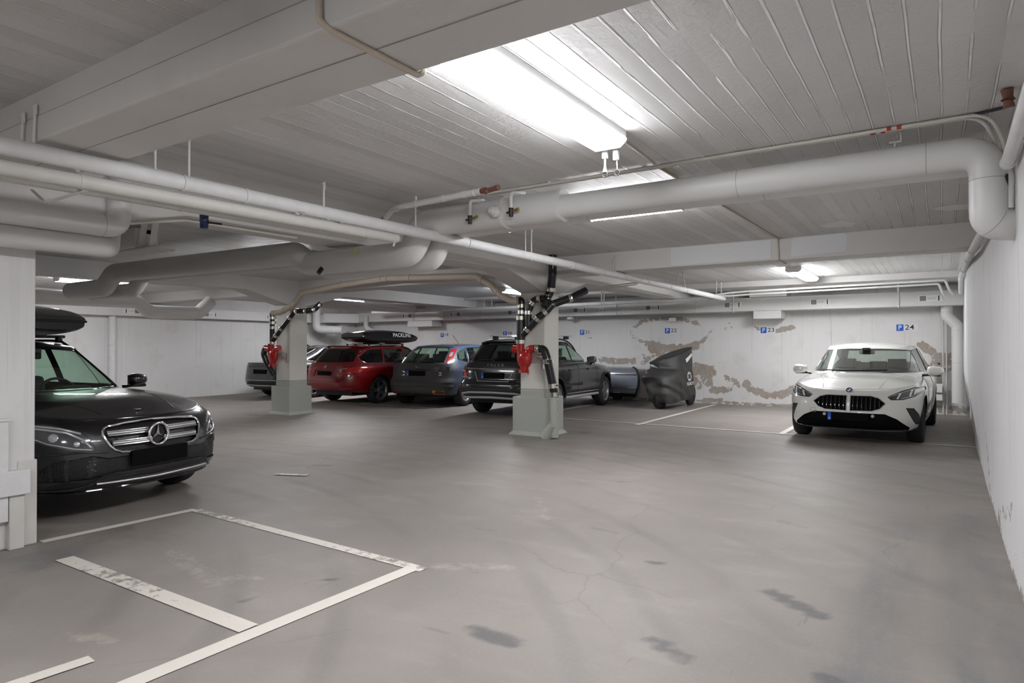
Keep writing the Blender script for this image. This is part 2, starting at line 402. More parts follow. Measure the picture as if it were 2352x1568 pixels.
# floor with its stains drawn as attributes
bm = B(); gridplane(bm, (XL-.2, YN-.2, 0), (XR+.4-XL, 0, 0), (0, YB+.4-YN, 0), 250, 330)
fl = obj('floor', bm, M['floor'], smooth=False); struct(fl, 'worn grey concrete garage floor with tyre marks')
stain = field([([(-3.15, 2.6), (-3.05, 2.75)], .035, 1), ([(-3.1, 2.72)], .05, 1), ([(-1.6, 4.05), (-1.55, 4.08)], .045, 1.3), ([(-.82, 3.95), (-.55, 3.75)], .10, 1.0), ([(-3.3, 2.0), (-3.2, 2.3)], .03, .7), ([(-2.25, 4.6), (-2.05, 4.55)], .08, .6), ([(-4.2, 5.2), (-4.0, 5.25)], .10, .5), ([(-1.1, 5.6), (-.9, 5.5)], .10, .55), ([(-2.9, 6.3), (-2.7, 6.35)], .09, .6), ([(-1.9, 7.4), (-1.7, 7.3)], .1, .6), ([(-6.2, 5.2), (-6.0, 5.3)], .09, .7), ([(-.9, 2.3), (-.7, 2.2)], .09, .7), ([(-2.1, 1.55), (-1.9, 1.5)], .08, .7),
    ([(-1.93, 2.63), (-1.72, 2.60)], .10, .95), ([(-1.15, 3.0), (-.98, 2.9)], .09, .9), ([(-.42, 3.05), (-.2, 2.95)], .09, .95),
    ([(-1.75, 1.95), (-1.55, 1.92)], .10, .95), ([(-3.0, 4.1), (-2.85, 4.12)], .10, .45), ([(-2.6, 3.35), (-2.45, 3.3)], .10, .5),
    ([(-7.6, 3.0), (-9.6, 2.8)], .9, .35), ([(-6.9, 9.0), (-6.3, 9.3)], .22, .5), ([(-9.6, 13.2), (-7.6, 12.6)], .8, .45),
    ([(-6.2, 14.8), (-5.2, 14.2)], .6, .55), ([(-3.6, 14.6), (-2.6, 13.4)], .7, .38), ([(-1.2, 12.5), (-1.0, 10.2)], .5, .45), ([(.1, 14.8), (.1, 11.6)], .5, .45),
    ([(-11.9, 8.3), (-11.5, 8.5)], .10, .9), ([(-5.3, 8.4), (-4.9, 8.5)], .07, .4), ([(-4.9, 9.5), (-4.8, 9.6)], .09, .9),
    ([(-3.9, 7.2), (-3.8, 7.2)], .08, .6), ([(-3.0, 8.0), (-2.9, 8.1)], .07, .6), ([(-5.3, 5.6), (-5.2, 5.6)], .05, .8), ([(-8.2, 6.6), (-8.0, 6.7)], .08, .6),
    ([(-5.3, 2.6), (-4.8, 1.8)], .22, .5), ([(-3.4, 1.9), (-3.2, 2.05)], .15, .35)])
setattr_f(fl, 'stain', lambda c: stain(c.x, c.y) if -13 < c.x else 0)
blue = field([([(.20, 2.2), (.12, 6.5)], .24, 1), ([(-.28, 2.6), (-.26, 6.0)], .20, .9), ([(-5.2, 1.9), (-4.9, 2.0)], .3, .8)])
setattr_f(fl, 'blue', lambda c: blue(c.x, c.y))
pale = field([([(-4.4, 2.5), (-3.6, 2.3)], .16, .55), ([(-4.6, 2.05), (-3.7, 2.0)], .10, .4), ([(-3.55, 1.5), (-3.3, 1.6)], .1, .6), ([(-2.7, 3.25), (-2.3, 3.5)], .15, .55),
    ([(-3.1, 5.2), (-2.7, 4.6)], .15, .5), ([(-3.6, 2.45), (-3.45, 2.5)], .09, .6), ([(-1.2, 3.4), (-1.1, 3.2)], .1, .4), ([(-3.4, 14.0), (-2.9, 13.6)], .25, .5)])
setattr_f(fl, 'pale', lambda c: pale(c.x, c.y))

# walls
bm = B(); gridplane(bm, (XL, YB, 0), (XR+.25-XL, 0, 0), (0, 0, ZC), 300, 50)
wb = obj('wall_back', bm, M['wall'], smooth=False); struct(wb, 'white board-marked concrete back wall with patches of peeling paint')
peel = field([([(-6.75, 1.9), (-6.5, 2.06), (-6.1, 2.10), (-5.5, 2.08), (-5.1, 1.98)], .10, .62), ([(-5.05, 1.94), (-4.88, 1.88)], .06, .5),
    ([(-6.86, 1.84), (-6.84, 1.7), (-6.6, 1.56), (-6.3, 1.46)], .07, .55), ([(-4.75, 1.76), (-4.85, 1.62), (-5.05, 1.45)], .09, .6),
    ([(-6.35, 1.46), (-5.9, 1.36), (-5.4, 1.34), (-5.1, 1.42)], .17, .75), ([(-6.25, 1.36), (-6.0, 1.2)], .22, .75), ([(-6.3, 1.12), (-6.5, .98)], .12, .6),
    ([(-6.5, 1.2), (-6.4, 1.05)], .09, .6), ([(-7.7, 1.04), (-7.3, 1.0), (-6.75, 1.02)], .14, .68), ([(-5.15, .86), (-4.75, .8)], .24, .72), ([(-4.85, .62), (-4.8, .52)], .2, .7),
    ([(-5.2, .6), (-5.05, .42)], .18, .62), ([(-4.7, .33), (-4.3, .36)], .14, .7), ([(-4.42, .68), (-4.05, .48)], .11, .66), ([(-3.9, .52), (-3.8, .38), (-3.45, .26), (-3.1, .28), (-2.85, .42)], .15, .75),
    ([(-4.38, 1.82), (-4.24, 1.86)], .09, .66), ([(-4.3, 1.97)], .06, .5), ([(-3.2, 1.77), (-2.85, 1.84)], .10, .72), ([(-3.68, 1.87), (-3.62, 1.80)], .07, .62), ([(-2.45, 1.85)], .07, .6), ([(-2.22, 1.83)], .06, .6),
    ([(-.35, 1.42), (-.2, 1.3)], .16, .7), ([(-.1, 1.18), (.12, 1.2)], .18, .66), ([(-.15, .95), (.15, 1.05)], .22, .62), ([(.25, 1.45), (.2, 1.2)], .10, .6),
    ([(-8.3, 1.9), (-8.2, 1.75)], .05, .5), ([(-7.72, 1.9), (-7.66, 1.8)], .05, .5), ([(-8.1, 1.62), (-7.9, 1.6)], .05, .5), ([(-7.85, 1.75)], .04, .6),
    ([(-7, .03), (-5, .05), (-3.5, .03), (-2.9, .03)], .08, .62), ([(-4.9, .08), (-4.5, .10)], .08, .8), ([(-.3, .1), (.4, .12)], .16, .62), ([(-5.9, .1), (-5.8, .3)], .25, .35),
    ([(-11.8, .9), (-11.5, .8)], .1, .3)])
setattr_f(wb, 'peel', lambda c: peel(c.x, c.z))
bm = B()
def sst(a, b, x): t = max(0, min(1, (x-a)/(b-a))); return t*t*(3-2*t)
def rwx(y, z):
    base = .372 + (.02*sst(6.5, 9.5, y)) + .075*sst(9.5, 15.9, y)
    return base - .115*sst(7.5, 11.5, y)*sst(.0, 1.0, z) + .004*sin(y*2.1+z*3) - .012*(1-sst(0, .25, z))*sst(3.5, 6, y)
ny, nz = 260, 30; g = []
for i in range(ny+1):
    y = YN + (YB-YN)*i/ny; g.append([bm.verts.new((rwx(y, ZC*j/nz), y, ZC*j/nz)) for j in range(nz+1)])
for i in range(ny):
    for j in range(nz): bm.faces.new([g[i][j], g[i+1][j], g[i+1][j+1], g[i][j+1]])
wr = obj('wall_right', bm, M['wall'], smooth=True); wr.data.materials[0] = M['wallrough']; struct(wr, 'white rough plastered concrete wall along the right side')
peelr = field([([(YN, .02), (5, .03), (9, .04), (YB, .05)], .07, .62), ([(5.3, .35), (5.9, .2), (6.4, .12)], .1, .55), ([(8.6, .5), (8.3, .35), (7.9, .2), (7.6, .1)], .06, .68), ([(5.45, 2.9), (5.2, 2.75)], .12, .5)])
setattr_f(wr, 'peel', lambda c: peelr(c.y, c.z))
bm = B(); gridplane(bm, (XL, YN, 0), (0, YB-YN, 0), (0, 0, ZC), 60, 10)
struct(obj('wall_left', bm, M['wall'], smooth=False), 'white board-marked concrete wall at the far left')
bm = B(); gridplane(bm, (XL, YN, 0), (XR+.2-XL, 0, 0), (0, 0, ZC), 30, 6)
struct(obj('wall_front', bm, M['wall'], smooth=False), 'white concrete wall behind the photographer')
bm = B(); box(bm, XL-.3, -5.4, YN-.3, YB+.3, ZC2, ZC2+.4); box(bm, -5.4, XR+.3, YN-.3, YB+.3, ZC, ZC+.2)
struct(obj('ceiling', bm, M['ceil'], smooth=False), 'white painted concrete ceiling with rough board marks')

# beams
for k, (x0, x1, cy0, cy1, lab) in enumerate([(-5.62, -5.17, 8.83, 9.28, 'white main ceiling beam running from the left pillar over the nearer column'),
                                         (-11.62, -11.17, 8.75, 9.20, 'white main ceiling beam over the farther column')]):
    zb = 2.47
    pr_ = [(YN, zb), (.2, zb), (1.15, 2.24), (2.06, 2.24), (3.05, zb), (cy0-1.0, 2.50), (cy0, 2.24), (cy1, 2.24), (cy1+1.05, 2.50), (YB, 2.50), (YB, 2.9), (YN, 2.9)]
    bm = B(); prism(bm, pr_, 'x', x0, x1); struct(obj('ceiling_beam', bm, M['beam'], smooth=False, bevel=.012), lab)
for y0, y1, z0, lab in [(1.59, 2.05, 2.53, 'deep white ceiling beam crossing overhead at top left'), (9.02, 9.47, 2.52, 'white ceiling beam crossing at the nearer column'), (14.62, 16.2, 2.68, 'low white ceiling beam along the back wall'), (-5.7, -5.2, 2.53, 'white ceiling beam behind the photographer')]:
    bm = B(); box(bm, XL, XR+.1, y0, y1, z0, 2.9); struct(obj('ceiling_beam', bm, M['beam'], smooth=False, bevel=.012), lab)
for k_, (y_, z_) in enumerate(((1.586, 2.665), (1.80, 2.527))):
    bm = B(); tube(bm, [(-8, y_, z_), (-4, y_+.004, z_+.002), (0.3, y_, z_-.002)], .002, 6); struct(obj('trim_%d' % (k_+2), bm, M['seam']), 'thin casting seam along the foreground beam, ' + ('on its face' if k_ == 0 else 'on its underside'))
# lighter repaint patches on the second beam and the ceiling
def flatpatch(name, pts, axis, h, t, m, label):
    bm = B(); prism(bm, pts, axis, h, h+t); o = obj(name, bm, m, smooth=False); return tag(o, label, 'paint patch')
M['patch'] = concrete_paint('fresh_white_paint', (.72, .73, .74), boards=False, st_amt=.05)
flatpatch('paint_patch', [(-3.21, 2.545), (-1.87, 2.545), (-1.86, 2.785), (-3.21, 2.79)], 'y', 9.014, .01, M['patch'], 'long fresh white paint patch on the crossing beam left of the cable')
flatpatch('paint_patch', [(-1.62, 2.55), (-1.61, 2.77), (-1.57, 2.79), (-1.0, 2.795), (-.97, 2.76), (-.98, 2.59), (-1.02, 2.57)], 'y', 9.014, .01, M['patch'], 'fresh white paint patch on the crossing beam right of the cable')
def ceil_patch(pts, label): flatpatch('paint_patch', pts, 'z', ZC-.004, .01, M['patch'], label)
ceil_patch([(-1.19, 8.29), (-.92, 8.1), (-.81, 8.32), (-.86, 8.57), (-1.13, 8.53)], 'small pale paint patch on the ceiling behind the near duct')
ceil_patch([(-.10, 7.94), (.10, 7.85), (.24, 7.86), (.24, 8.15), (.05, 8.12)], 'faint paint patch on the ceiling beside the duct bend')

# columns
def column(x0, x1, y0, y1, bx0, bx1, by0, by1, bz, label):
    t = empty('concrete_column', ((x0+x1)/2, (y0+y1)/2, 0), 0, label); struct(t)
    ox, oy = (x0+x1)/2, (y0+y1)/2
    def o2(name, bm, m, bev=.02): xform(bm, Matrix.Translation((-ox, -oy, 0))); o = obj(name, bm, m, t, smooth=False, bevel=bev); return o
    bm = B(); box(bm, x0, x1, y0, y1, bz+.12, 2.25); o2('shaft', bm, M['colbeige'], .015)
    bm = B(); box(bm, x0-.002, x1+.002, y0-.002, y1+.002, bz-.05, bz+.12); o2('painted_band', bm, M['colgrey'], .015)
    bm = B(); box(bm, bx0, bx1, by0, by1, 0, bz)
    # flared foot
    a = [(bx0-.05, by0-.05), (bx1+.05, by0-.05), (bx1+.05, by1+.05), (bx0-.05, by1+.05)]; b_ = [(bx0, by0), (bx1, by0), (bx1, by1), (bx0, by1)]
    lo = [bm.verts.new((*p, 0)) for p in a]; md = [bm.verts.new((*p, .012)) for p in a]; hi = [bm.verts.new((*p, .06)) for p in b_]
    for i in range(4):
        j = (i+1) % 4; bm.faces.new([lo[i], lo[j], md[j], md[i]]); bm.faces.new([md[i], md[j], hi[j], hi[i]])
    o2('plinth', bm, M['colgrey'], .012); return t
column(-5.62, -5.17, 8.83, 9.28, -5.75, -5.14, 8.80, 9.38, .60, 'nearer white concrete column with grey-green base')
column(-11.60, -11.16, 8.76, 9.20, -11.69, -11.11, 8.71, 9.28, .57, 'farther white concrete column with grey-green base')
# pillar at the left edge
bm = B(); box(bm, -5.95, -5.40, .9, 2.06, 0, 2.26); pw = obj('concrete_column', bm, M['wall'], smooth=False, bevel=.012); struct(pw, 'thick white concrete pillar at the left edge of the view')
bm = B(); box(bm, -5.41, -5.392, 1.95, 2.072, 0, .60); p2_ = obj('trim_1', bm, M['pipeg'], smooth=False, bevel=.01); struct(p2_, 'rough plaster strip at the foot of the left pillar')
# corner pilaster at the far end
bm = B(); box(bm, XL, XL+.35, 15.5, YB, 0, ZC2); struct(obj('concrete_column', bm, M['wall'], smooth=False), 'white corner pier between the left and back walls')

# parking lines
LINEZ = [.002]
def line(a, b, w, label, wear=.1, wf=None):
    LINEZ[0] += .0006
    a = Vector((*a, 0)); b = Vector((*b, 0)); d = (b-a); n = Vector((-d.y, d.x, 0)).normalized()*w/2; k = max(2, int(d.length/.05))
    bm = B(); gridplane(bm, a-n+Vector((0, 0, LINEZ[0])), d, n*2, k, 3)
    o = obj('parking_line', bm, M['line'], smooth=False)
    setattr_f(o, 'wear', (lambda c: wear + (wf((Vector((c.x, c.y, 0))-a).length/d.length) if wf else 0)))
    return tag(o, label, 'floor marking', 'white painted parking lines')
line((-5.40, 2.10), (-5.37, 3.24), .085, 'white floor line from the left pillar towards the black car', .08)
line((-5.34, 3.23), (-2.72, 3.15), .085, 'long worn white floor line leading away from the left pillar line', .36, lambda t: .12*sin(t*9)+(.1 if t < .15 else 0))
line((-2.80, 3.14), (-2.84, .4), .10, 'brightest white floor line running to the bottom edge', .06)
line((-4.85, 2.02), (-2.88, 2.02), .11, 'white floor line with a grey worn middle ending at the brightest line', .26, lambda t: .22*math.exp(-((t-.35)/.25)**2))
line((-3.19, 1.44), (-3.24, .9), .08, 'short white floor line piece in the bottom left corner', .30, lambda t: .0)
line((-7.0, 11.24), (.40, 11.13), .075, 'white floor line across the bay fronts, ending at the right wall', .15, lambda t: .12*sin(t*14))
line((-4.55, 11.0), (-4.56, 15.85), .10, 'white floor line between the covered scooter and the empty bay', .1)
line((-2.15, 11.1), (-2.15, 15.85), .10, 'white floor line beside the white car on its left', .14)
line((-7.0, 11.3), (-7.0, 15.9), .10, 'white floor line under the black estate car', .2)
line((-6.1, 4.6), (-5.75, 4.75), .08, 'faint white floor line at the far corner of the black car nose', .42)
line((-11.9, 11.4), (-11.9, 15.9), .10, 'white floor line between the red car and the blue-grey hatchback', .2)
line((-14.3, 11.4), (-9.45, 11.4), .08, 'faint white floor line behind the red car', .3)

# ================================================================== LAMPS
def fixture(x, y, z, ln, rz, label, w=.27, m='lamp'):
    """surface-mounted fluorescent batten with a tapered opal diffuser; length along local y"""
    t = empty('ceiling_light', (x, y, z), rz, label, 'lamp', 'white strip lights on the ceiling')
    bm = B(); box(bm, -w/2*.97, w/2*.97, -ln/2, ln/2, -.052, 0); obj('housing', bm, M['fixture'], t, smooth=False, bevel=.004)
    prof = [(-w/2, -.050), (-w/2*.97, -.068), (-w/2*.66, -.104), (w/2*.66, -.104), (w/2*.97, -.068), (w/2, -.050)]
    bm = B(); prism(bm, prof, 'y', -ln/2+.012, ln/2-.012); obj('diffuser', bm, M[m], t, smooth=False, bevel=.004)
    for s in (-1, 1):
        bm = B(); prism(bm, [(p[0]*1.02, p[1]) for p in prof], 'y', s*ln/2-(.012 if s > 0 else 0), s*ln/2+(.012 if s < 0 else 0)); obj('end_cap', bm, M['fixture'], t, smooth=False)
    return t
F1 = fixture(-1.84, 3.04, ZC, 1.87, 0, 'large bright strip light on the ceiling in the foreground', .265)
fixture(-2.18, 13.28, ZC, 1.9, 0, 'bright strip light above the white car in front of the back wall', m='lampfar')
fixture(-2.62, 6.06, ZC, 1.12, pi/2, 'strip light mostly hidden behind the twin ducts', m='lampfar')
fixture(-8.45, 13.1, ZC2, 1.3, 0, 'strip light seen beside the top of the nearer column', m='lampfar')
fixture(-14.2, 12.9, ZC2, 1.5, 0, 'strip light beyond the farther column near the back left corner', m='lampfar')
fixture(-8.4, 6.4, ZC2, 1.5, pi/2, 'strip light hidden above the duct between the two main beams')
fixture(-14.2, 6.5, ZC2, 1.5, 0, 'strip light above the left wall bay', m='lampfar')
fixture(-2.2, -.9, ZC, 1.6, 0, 'strip light over the drive lane behind the photographer')
fixture(-3.2, -3.3, ZC, 1.6, 0, 'strip light at the back of the drive lane')
fixture(-8.6, -.6, ZC2, 1.5, 0, 'strip light beyond the left pillar')
# emergency pull cords under the front end of the large lamp
t = empty('pull_cord_unit', (-1.85, 4.00, ZC-.10), 0, 'pair of white cord pulls with black rings hanging at the big lamp end', 'pull cord')
for a_, b_ in (((-.035, .02, -.02), (.035, .03, .05)), ((.045, .02, -.035), (.035, .03, .065))): bm = B(); cbox(bm, a_, b_); obj('switch_body', bm, M['fixture'], t, smooth=False, bevel=.004)
bm = B(); tube(bm, [(-.035, .02, -.04), (-.036, .02, -.12)], .007, 8); tube(bm, [(-.036, .02, -.10), (-.036, .02, -.135)], [.008, .016], 10); obj('cord', bm, M['fixture'], t)
bm = B(); tube(bm, [(.05, .02, -.06), (.052, .02, -.125)], .0035, 6); obj('cord', bm, M['fixture'], t)
for x in (-.036, .052):
    bm = B(); c = Vector((x, .02, -.15)); tube(bm, [c + Vector((cos(a)*.018, 0, sin(a)*.018)) for a in [2*pi*k/16 for k in range(16)]], .004, 8, closed=True); obj('ring', bm, M['dark'], t)

# ================================================================== DUCTS AND PIPES
def pipe_thing(name, pts, r, m, label, cat, group=None, collars=None, cr=1.04, cw=.012, seg=24, cm=None):
    pts = [Vector(p) for p in pts]; o0 = pts[0].copy()
    t = empty(name, o0, 0, label, cat, group)
    rel = [p-o0 for p in pts]
    bm = B(); tube(bm, rel, r, seg); obj('pipe_body', bm, m, t, angle=50)
    if collars:
        rr = r if not isinstance(r, (list, tuple)) else r[0]
        if cw <= .01: cr, cw, cm = 1.006, .005, M['seam']
        for d in collars:
            bm = B(); rings_at(bm, rel, [d], rr*cr, cw, seg); obj('seam_ring', bm, cm or m, t)
    return t
D = M['duct']
# near duct: horizontal run, bend down, bend into the wall
p = rounded([(-2.74, 4.93, 2.592), (.238, 4.93, 2.592), (.238, 4.93, 2.145), (.38, 5.0, 2.14)], [.155, .10], 9)
t = pipe_thing('air_duct', p, .098, D, 'large white round duct running to the right wall and bending down into it', 'duct', None, [1.50, 2.66, 3.10, 3.36], 1.03, .008, 32)
p = rounded([(-2.70, 4.95, 2.61), (-4.30, 4.96, 2.61), (-4.44, 4.94, 2.32), (-5.92, 4.92, 2.325), (-6.12, 4.88, 2.45), (-9.9, 4.75, 2.45), (-10.2, 4.75, 2.25), (-11.2, 4.75, 2.25)], [.16, .16, .12, .12, .2, .2], 9)
t = pipe_thing('air_duct', p, [.134]*12+[.130]*(len(p)-12), D, 'thick white round duct that ducks under the main beam', 'duct', None, [.02, .60], 1.07, .03, 32)
for dx, dz in ((-3.135, .018), (-3.58, 0)):
    bm = B(); q = [(dx+.03, 4.95, 2.75+dz), (dx+.02, 4.90, 2.74+dz), (dx, 4.79, 2.72+dz), (dx, 4.775, 2.69+dz), (dx, 4.775, 2.58+dz)]; tube(bm, rounded(q, .04, 5), .016, 10)
    t = empty('air_bleed_valve', (0, 0, 0), 0, 'white bent pipe with black valve in front of the thick duct, ' + ('nearer the sleeve ring' if dx > -3.4 else 'farther left'), 'valve')
    obj('bleed_pipe', bm, M['pipew'], t)
    bm = B(); tube(bm, [(dx, 4.775, 2.585+dz), (dx, 4.775, 2.51+dz)], [.022, .018], 12); tube(bm, [(dx-.045, 4.775, 2.548+dz), (dx+.02, 4.775, 2.553+dz)], .010, 8); obj('valve_body', bm, M['dark'], t)
    bm = B(); tube(bm, [(dx+.02, 4.775, 2.556+dz), (dx+.085, 4.765, 2.566+dz)], [.010, .015], 10); obj('brass_cap', bm, M['brass'], t)
bm = B()
for r, h in ((.05, .02), (.036, .05), (.025, .075)): tube(bm, [(-3.32, 4.805, 2.60), (-3.32, 4.80-h, 2.597)], r, 8)
tag(obj('duct_plug', bm, M['pipew']), 'white nut-shaped plug on the front of the thick duct', 'plug')
bm = B(); tube(bm, [(-3.32, 4.812, 2.60), (-3.32, 4.796, 2.60)], .058, 20); tag(obj('plug_washer', bm, M['pipeg']), 'pale washer ring behind the duct plug', 'washer')
# second duct behind
p = [(.30, 5.22, 2.600), (-2.6, 5.25, 2.612)]
pipe_thing('air_duct', p, .092, D, 'white round duct running right behind the large near duct', 'duct', None, [1.42, 2.5], 1.03, .008, 28)
p = rounded([(-2.6, 5.26, 2.612), (-4.28, 5.28, 2.595), (-4.42, 5.26, 2.28), (-5.98, 5.24, 2.285), (-6.18, 5.2, 2.43), (-9.7, 5.05, 2.43), (-9.95, 5.05, 2.23), (-11.2, 5.05, 2.23)], [.15, .15, .12, .12, .2, .2], 8)
pipe_thing('air_duct', p, .105, D, 'white round duct ducking under the main beam behind the thick one', 'duct', None, [.02, .9], 1.04, .02, 28)
# hanger of the near duct
t = empty('duct_hanger', (-.25, 4.95, ZC), 0, 'small white bracket holding the large duct to the ceiling', 'bracket')
bm = B(); box(bm, -.035, .035, -.02, .02, -.004, 0); box(bm, .025, .035, -.012, .012, -.075, 0); box(bm, -.035, .035, -.015, .015, -.078, -.066); obj('clip', bm, M['pipeg'], t, smooth=False)
bm = B(); tube(bm, [(.0, 0, -.07), (0, 0, -.12)], .009, 8); obj('rod', bm, M['pipew'], t)
# two ducts at the left above the pillar
p = rounded([(-5.15, -.6, 2.29), (-5.15, 2.50, 2.287), (-5.15, 2.50, 2.74)], .10, 8)
pipe_thing('air_duct', p, .083, D, 'white duct above the left pillar, upper one of two, bending up', 'duct', None, [2.98, 3.28], 1.03, .008, 28)
p = rounded([(-5.22, -.6, 2.145), (-5.22, 2.42, 2.14), (-5.42, 2.55, 2.17), (-5.7, 2.7, 2.40)], [.10, .12], 8)
pipe_thing('air_duct', p, .080, D, 'white duct above the left pillar, lower one of two', 'duct', None, [1.9], 1.02, .008, 28)
# long pipes running away from the camera
t = pipe_thing('long_pipe', [(-4.17, -1.5, 2.442), (-4.14, 1.43, 2.456), (-4.12, 3.16, 2.465), (-4.05, 7.5, 2.46), (-4.06, 14.8, 2.463)], .050, M['pipew'], 'long bright white wrapped pipe running from upper left to the back', 'pipe', None, [3.9, 4.35, 6.9, 9.1, 10.0, 10.8, 11.7, 12.8, 13.7], 1.10, .02)
def p1x(y): return -4.14+.0115*(y-1.43) if y < 3.16 else min(-4.05, -4.12+.0161*(y-3.16))
for (y, s) in ((1.8, .5), (3.3, .8), (3.55, .5), (3.72, .6), (5.35, .35), (6.6, .3)):
    rnd = random.Random(int(y*100))
    for k in range(4):
        bm = B(); a = rnd.uniform(-2.8, -.6); yy = y + rnd.uniform(-.06, .06)*s; c = Vector((p1x(yy) + cos(a)*.051, yy, 2.462 + sin(a)*.051)); d = Vector((cos(a), rnd.uniform(-.5, .5), sin(a)-.6)).normalized()
        u = Vector((0, 1, .1)).normalized(); l = .05*s*rnd.uniform(.6, 1.2)
        v = [bm.verts.new(c - u*l), bm.verts.new(c + u*l), bm.verts.new(c + u*l*.6 + d*.025*s), bm.verts.new(c - u*l*.3 + d*.035*s)]
        bm.faces.new(v); bmesh.ops.solidify(bm, geom=bm.faces, thickness=.003)
        o = obj('torn_wrap', bm, M['pipew'], t, smooth=False); o.matrix_parent_inverse = Matrix.Translation(-Vector((-4.17, -1.5, 2.442)))
p = [(-4.16, -1.5, 2.333), (-4.15, 1.44, 2.343), (-4.13, 4.4, 2.375)]
pipe_thing('long_pipe', p, .042, M['pipeg'], 'lower white pipe beside the long bright pipe, at left', 'pipe', None, [3.3, 5.5], 1.06, .015)
pipe_thing('long_pipe', [(-4.50, 5.6, 2.585), (-4.48, 14.4, 2.56)], .038, M['pipeg'], 'thinner pipe just behind and above the far half of the long bright pipe', 'pipe', None, [2.0, 4.0, 7.0], 1.08, .02)
pipe_thing('long_pipe', [(-4.50, -1.5, 2.365), (-4.50, 3.28, 2.415), (-4.50, 4.35, 2.425)], .052, M['pipeg'], 'broad grey-white pipe running under the main beam edge', 'pipe', None, [4.1, 6.0], 1.05, .02)
# white strap hook left
bm = B(); q = rounded([(-4.78, 1.80, 2.38), (-4.70, 1.84, 2.30), (-4.45, 1.95, 2.36), (-4.30, 2.02, 2.44)], .05, 6); tube(bm, q, .018, 10, flat=.3)
tag(obj('strap_hook', bm, M['pipew']), 'curved white strap hook around the pipes above the left ducts', 'hook')
# rods from beam / ceiling
def rod(x, y, z0, z1, label, hook=True, lean=0):
    t = empty('hanger_rod', (x, y, z1), 0, label, 'rod', 'thin white hanger rods')
    bm = B(); tube(bm, [(lean, 0, 0), (0, 0, z0-z1)], .008, 8); obj('rod', bm, M['pipew'], t)
    if hook: bm = B(); tube(bm, rounded([(lean-.03, 0, -.005), (lean+.012, 0, .006), (lean+.012, 0, -.05), (lean-.01, 0, -.055)], .01, 4), .0055, 8); obj('hook', bm, M['pipew'], t)
rod(-4.32, 1.575, 2.50, 2.705, 'left one of the two hanger rods on the foreground beam at far left', True, .02)
rod(-4.17, 1.575, 2.49, 2.72, 'right one of the two hanger rods on the foreground beam at far left', True, .02)
for y, z0, z1, lab in ((2.22, 2.50, 2.795, 'hanger rod just beyond the foreground beam, leftmost on the ceiling'), (2.44, 2.50, 2.795, 'hanger rod second beyond the foreground beam'), (3.55, 2.50, 2.70, 'short hanger rod above the torn pipe wrapping'),
    (4.62, 2.50, 2.795, 'hanger rod in front of the thick duct'), (6.5, 2.50, 2.795, 'left hanger rod of a pair above the nearer column'), (6.63, 2.50, 2.795, 'right hanger rod of a pair above the nearer column'),
    (8.90, 2.50, 2.70, 'left bent hook rod on the crossing beam'), (9.0, 2.50, 2.74, 'right hook rod on the crossing beam'), (11.75, 2.52, 2.795, 'left hanger rod near the end of the long pipe'), (12.15, 2.51, 2.795, 'leaning hanger rod near the end of the long pipe'),
    (14.2, 2.5, 2.795, 'left last hanger rod before the back wall'), (14.55, 2.5, 2.795, 'right last hanger rod before the back wall')):
    rod(p1x(y), y, z0, z1, lab, True, .04 if 'bent' in lab else -.05 if 'leaning' in lab else 0)
# cable rail on ceiling
t = empty('cable_rail', (-4.14, 4.85, 2.783), 0, 'pair of white cables clipped along the ceiling, bending down at the right wall', 'cable')
for k, (dz, dy) in enumerate(((0, 0), (.0, .035))):
    q = rounded([(0, dy, dz), (1.0, dy, dz), (4.38-dy, dy-.05, dz), (4.455-dy, .06+dy, -.16), (4.455-dy, .15+dy, -.54)], [.3, .20, .2], 10)
    bm = B(); tube(bm, q, .0115, 10); obj('cable', bm, M['cablegrey'], t)
for x in (1.35, 2.2, 2.9, 3.65, 4.1): bm = B(); cbox(bm, (x, .012, .008), (.018, .06, .018)); obj('cable_clip', bm, M['pipew'], t, smooth=False)
for i, (x, dy) in enumerate(((4.02, -.012), (4.32, -.012))):
    pass
for xa_, xb_, y_ in ((3.85, 3.874, -.045), (3.905, 3.93, -.045), (3.755, 3.785, -.01), (3.815, 3.84, -.01)): bm = B(); tube(bm, [(xa_, y_, 0), (xb_, y_, 0)], .0130, 10); obj('red_tape', bm, M['redtape'], t)
# dark conduit end at upper right
bm = B(); tube(bm, [(-.05, 4.86, 2.788), (.12, 4.85, 2.788), (.12, 4.82, 2.788), (.31, 4.76, 2.788)], .009, 8)
tag(obj('conduit_end', bm, M['dark']), 'dark conduit piece on the ceiling beside the right wall', 'conduit')
# pipe with rusty tee (diagonal)
t = empty('branch_pipe', (-4.46, 4.60, 2.625), 0, 'white branch pipe with a rusty tee, rising right from the long pipes', 'pipe')
q = rounded([(0, 0, 0), (.15, -.07, .05), (.36, -.17, .04), (1.34, -.29, .03)], [.10, .12], 6)
bm = B(); tube(bm, q, .027, 14); obj('pipe_body', bm, M['pipew'], t)
for d_ in (.3, .62, .95, 1.2, 1.32): bm = B(); rings_at(bm, q, [d_], .030, .010, 14); obj('seam_ring', bm, M['pipew'], t)
bm = B(); tube(bm, [(1.32, -.287, .03), (1.38, -.295, .03), (1.42, -.30, .025), (1.49, -.31, .03), (1.53, -.318, .032)], [.02, .027, .02, .02, .022], 12)
tube(bm, [(1.42, -.30, .03), (1.41, -.33, .0)], .016, 10); obj('tee_fitting', bm, M['rust'], t)
bm = B(); tube(bm, [(0, 0, .0), (-.04, .01, -.03), (-.07, .0, -.06)], [.03, .038, .034], 12); tube(bm, [(-.07, .03, -.0), (-.01, -.02, -.05)], .022, 10); obj('flange', bm, M['rust'], t)
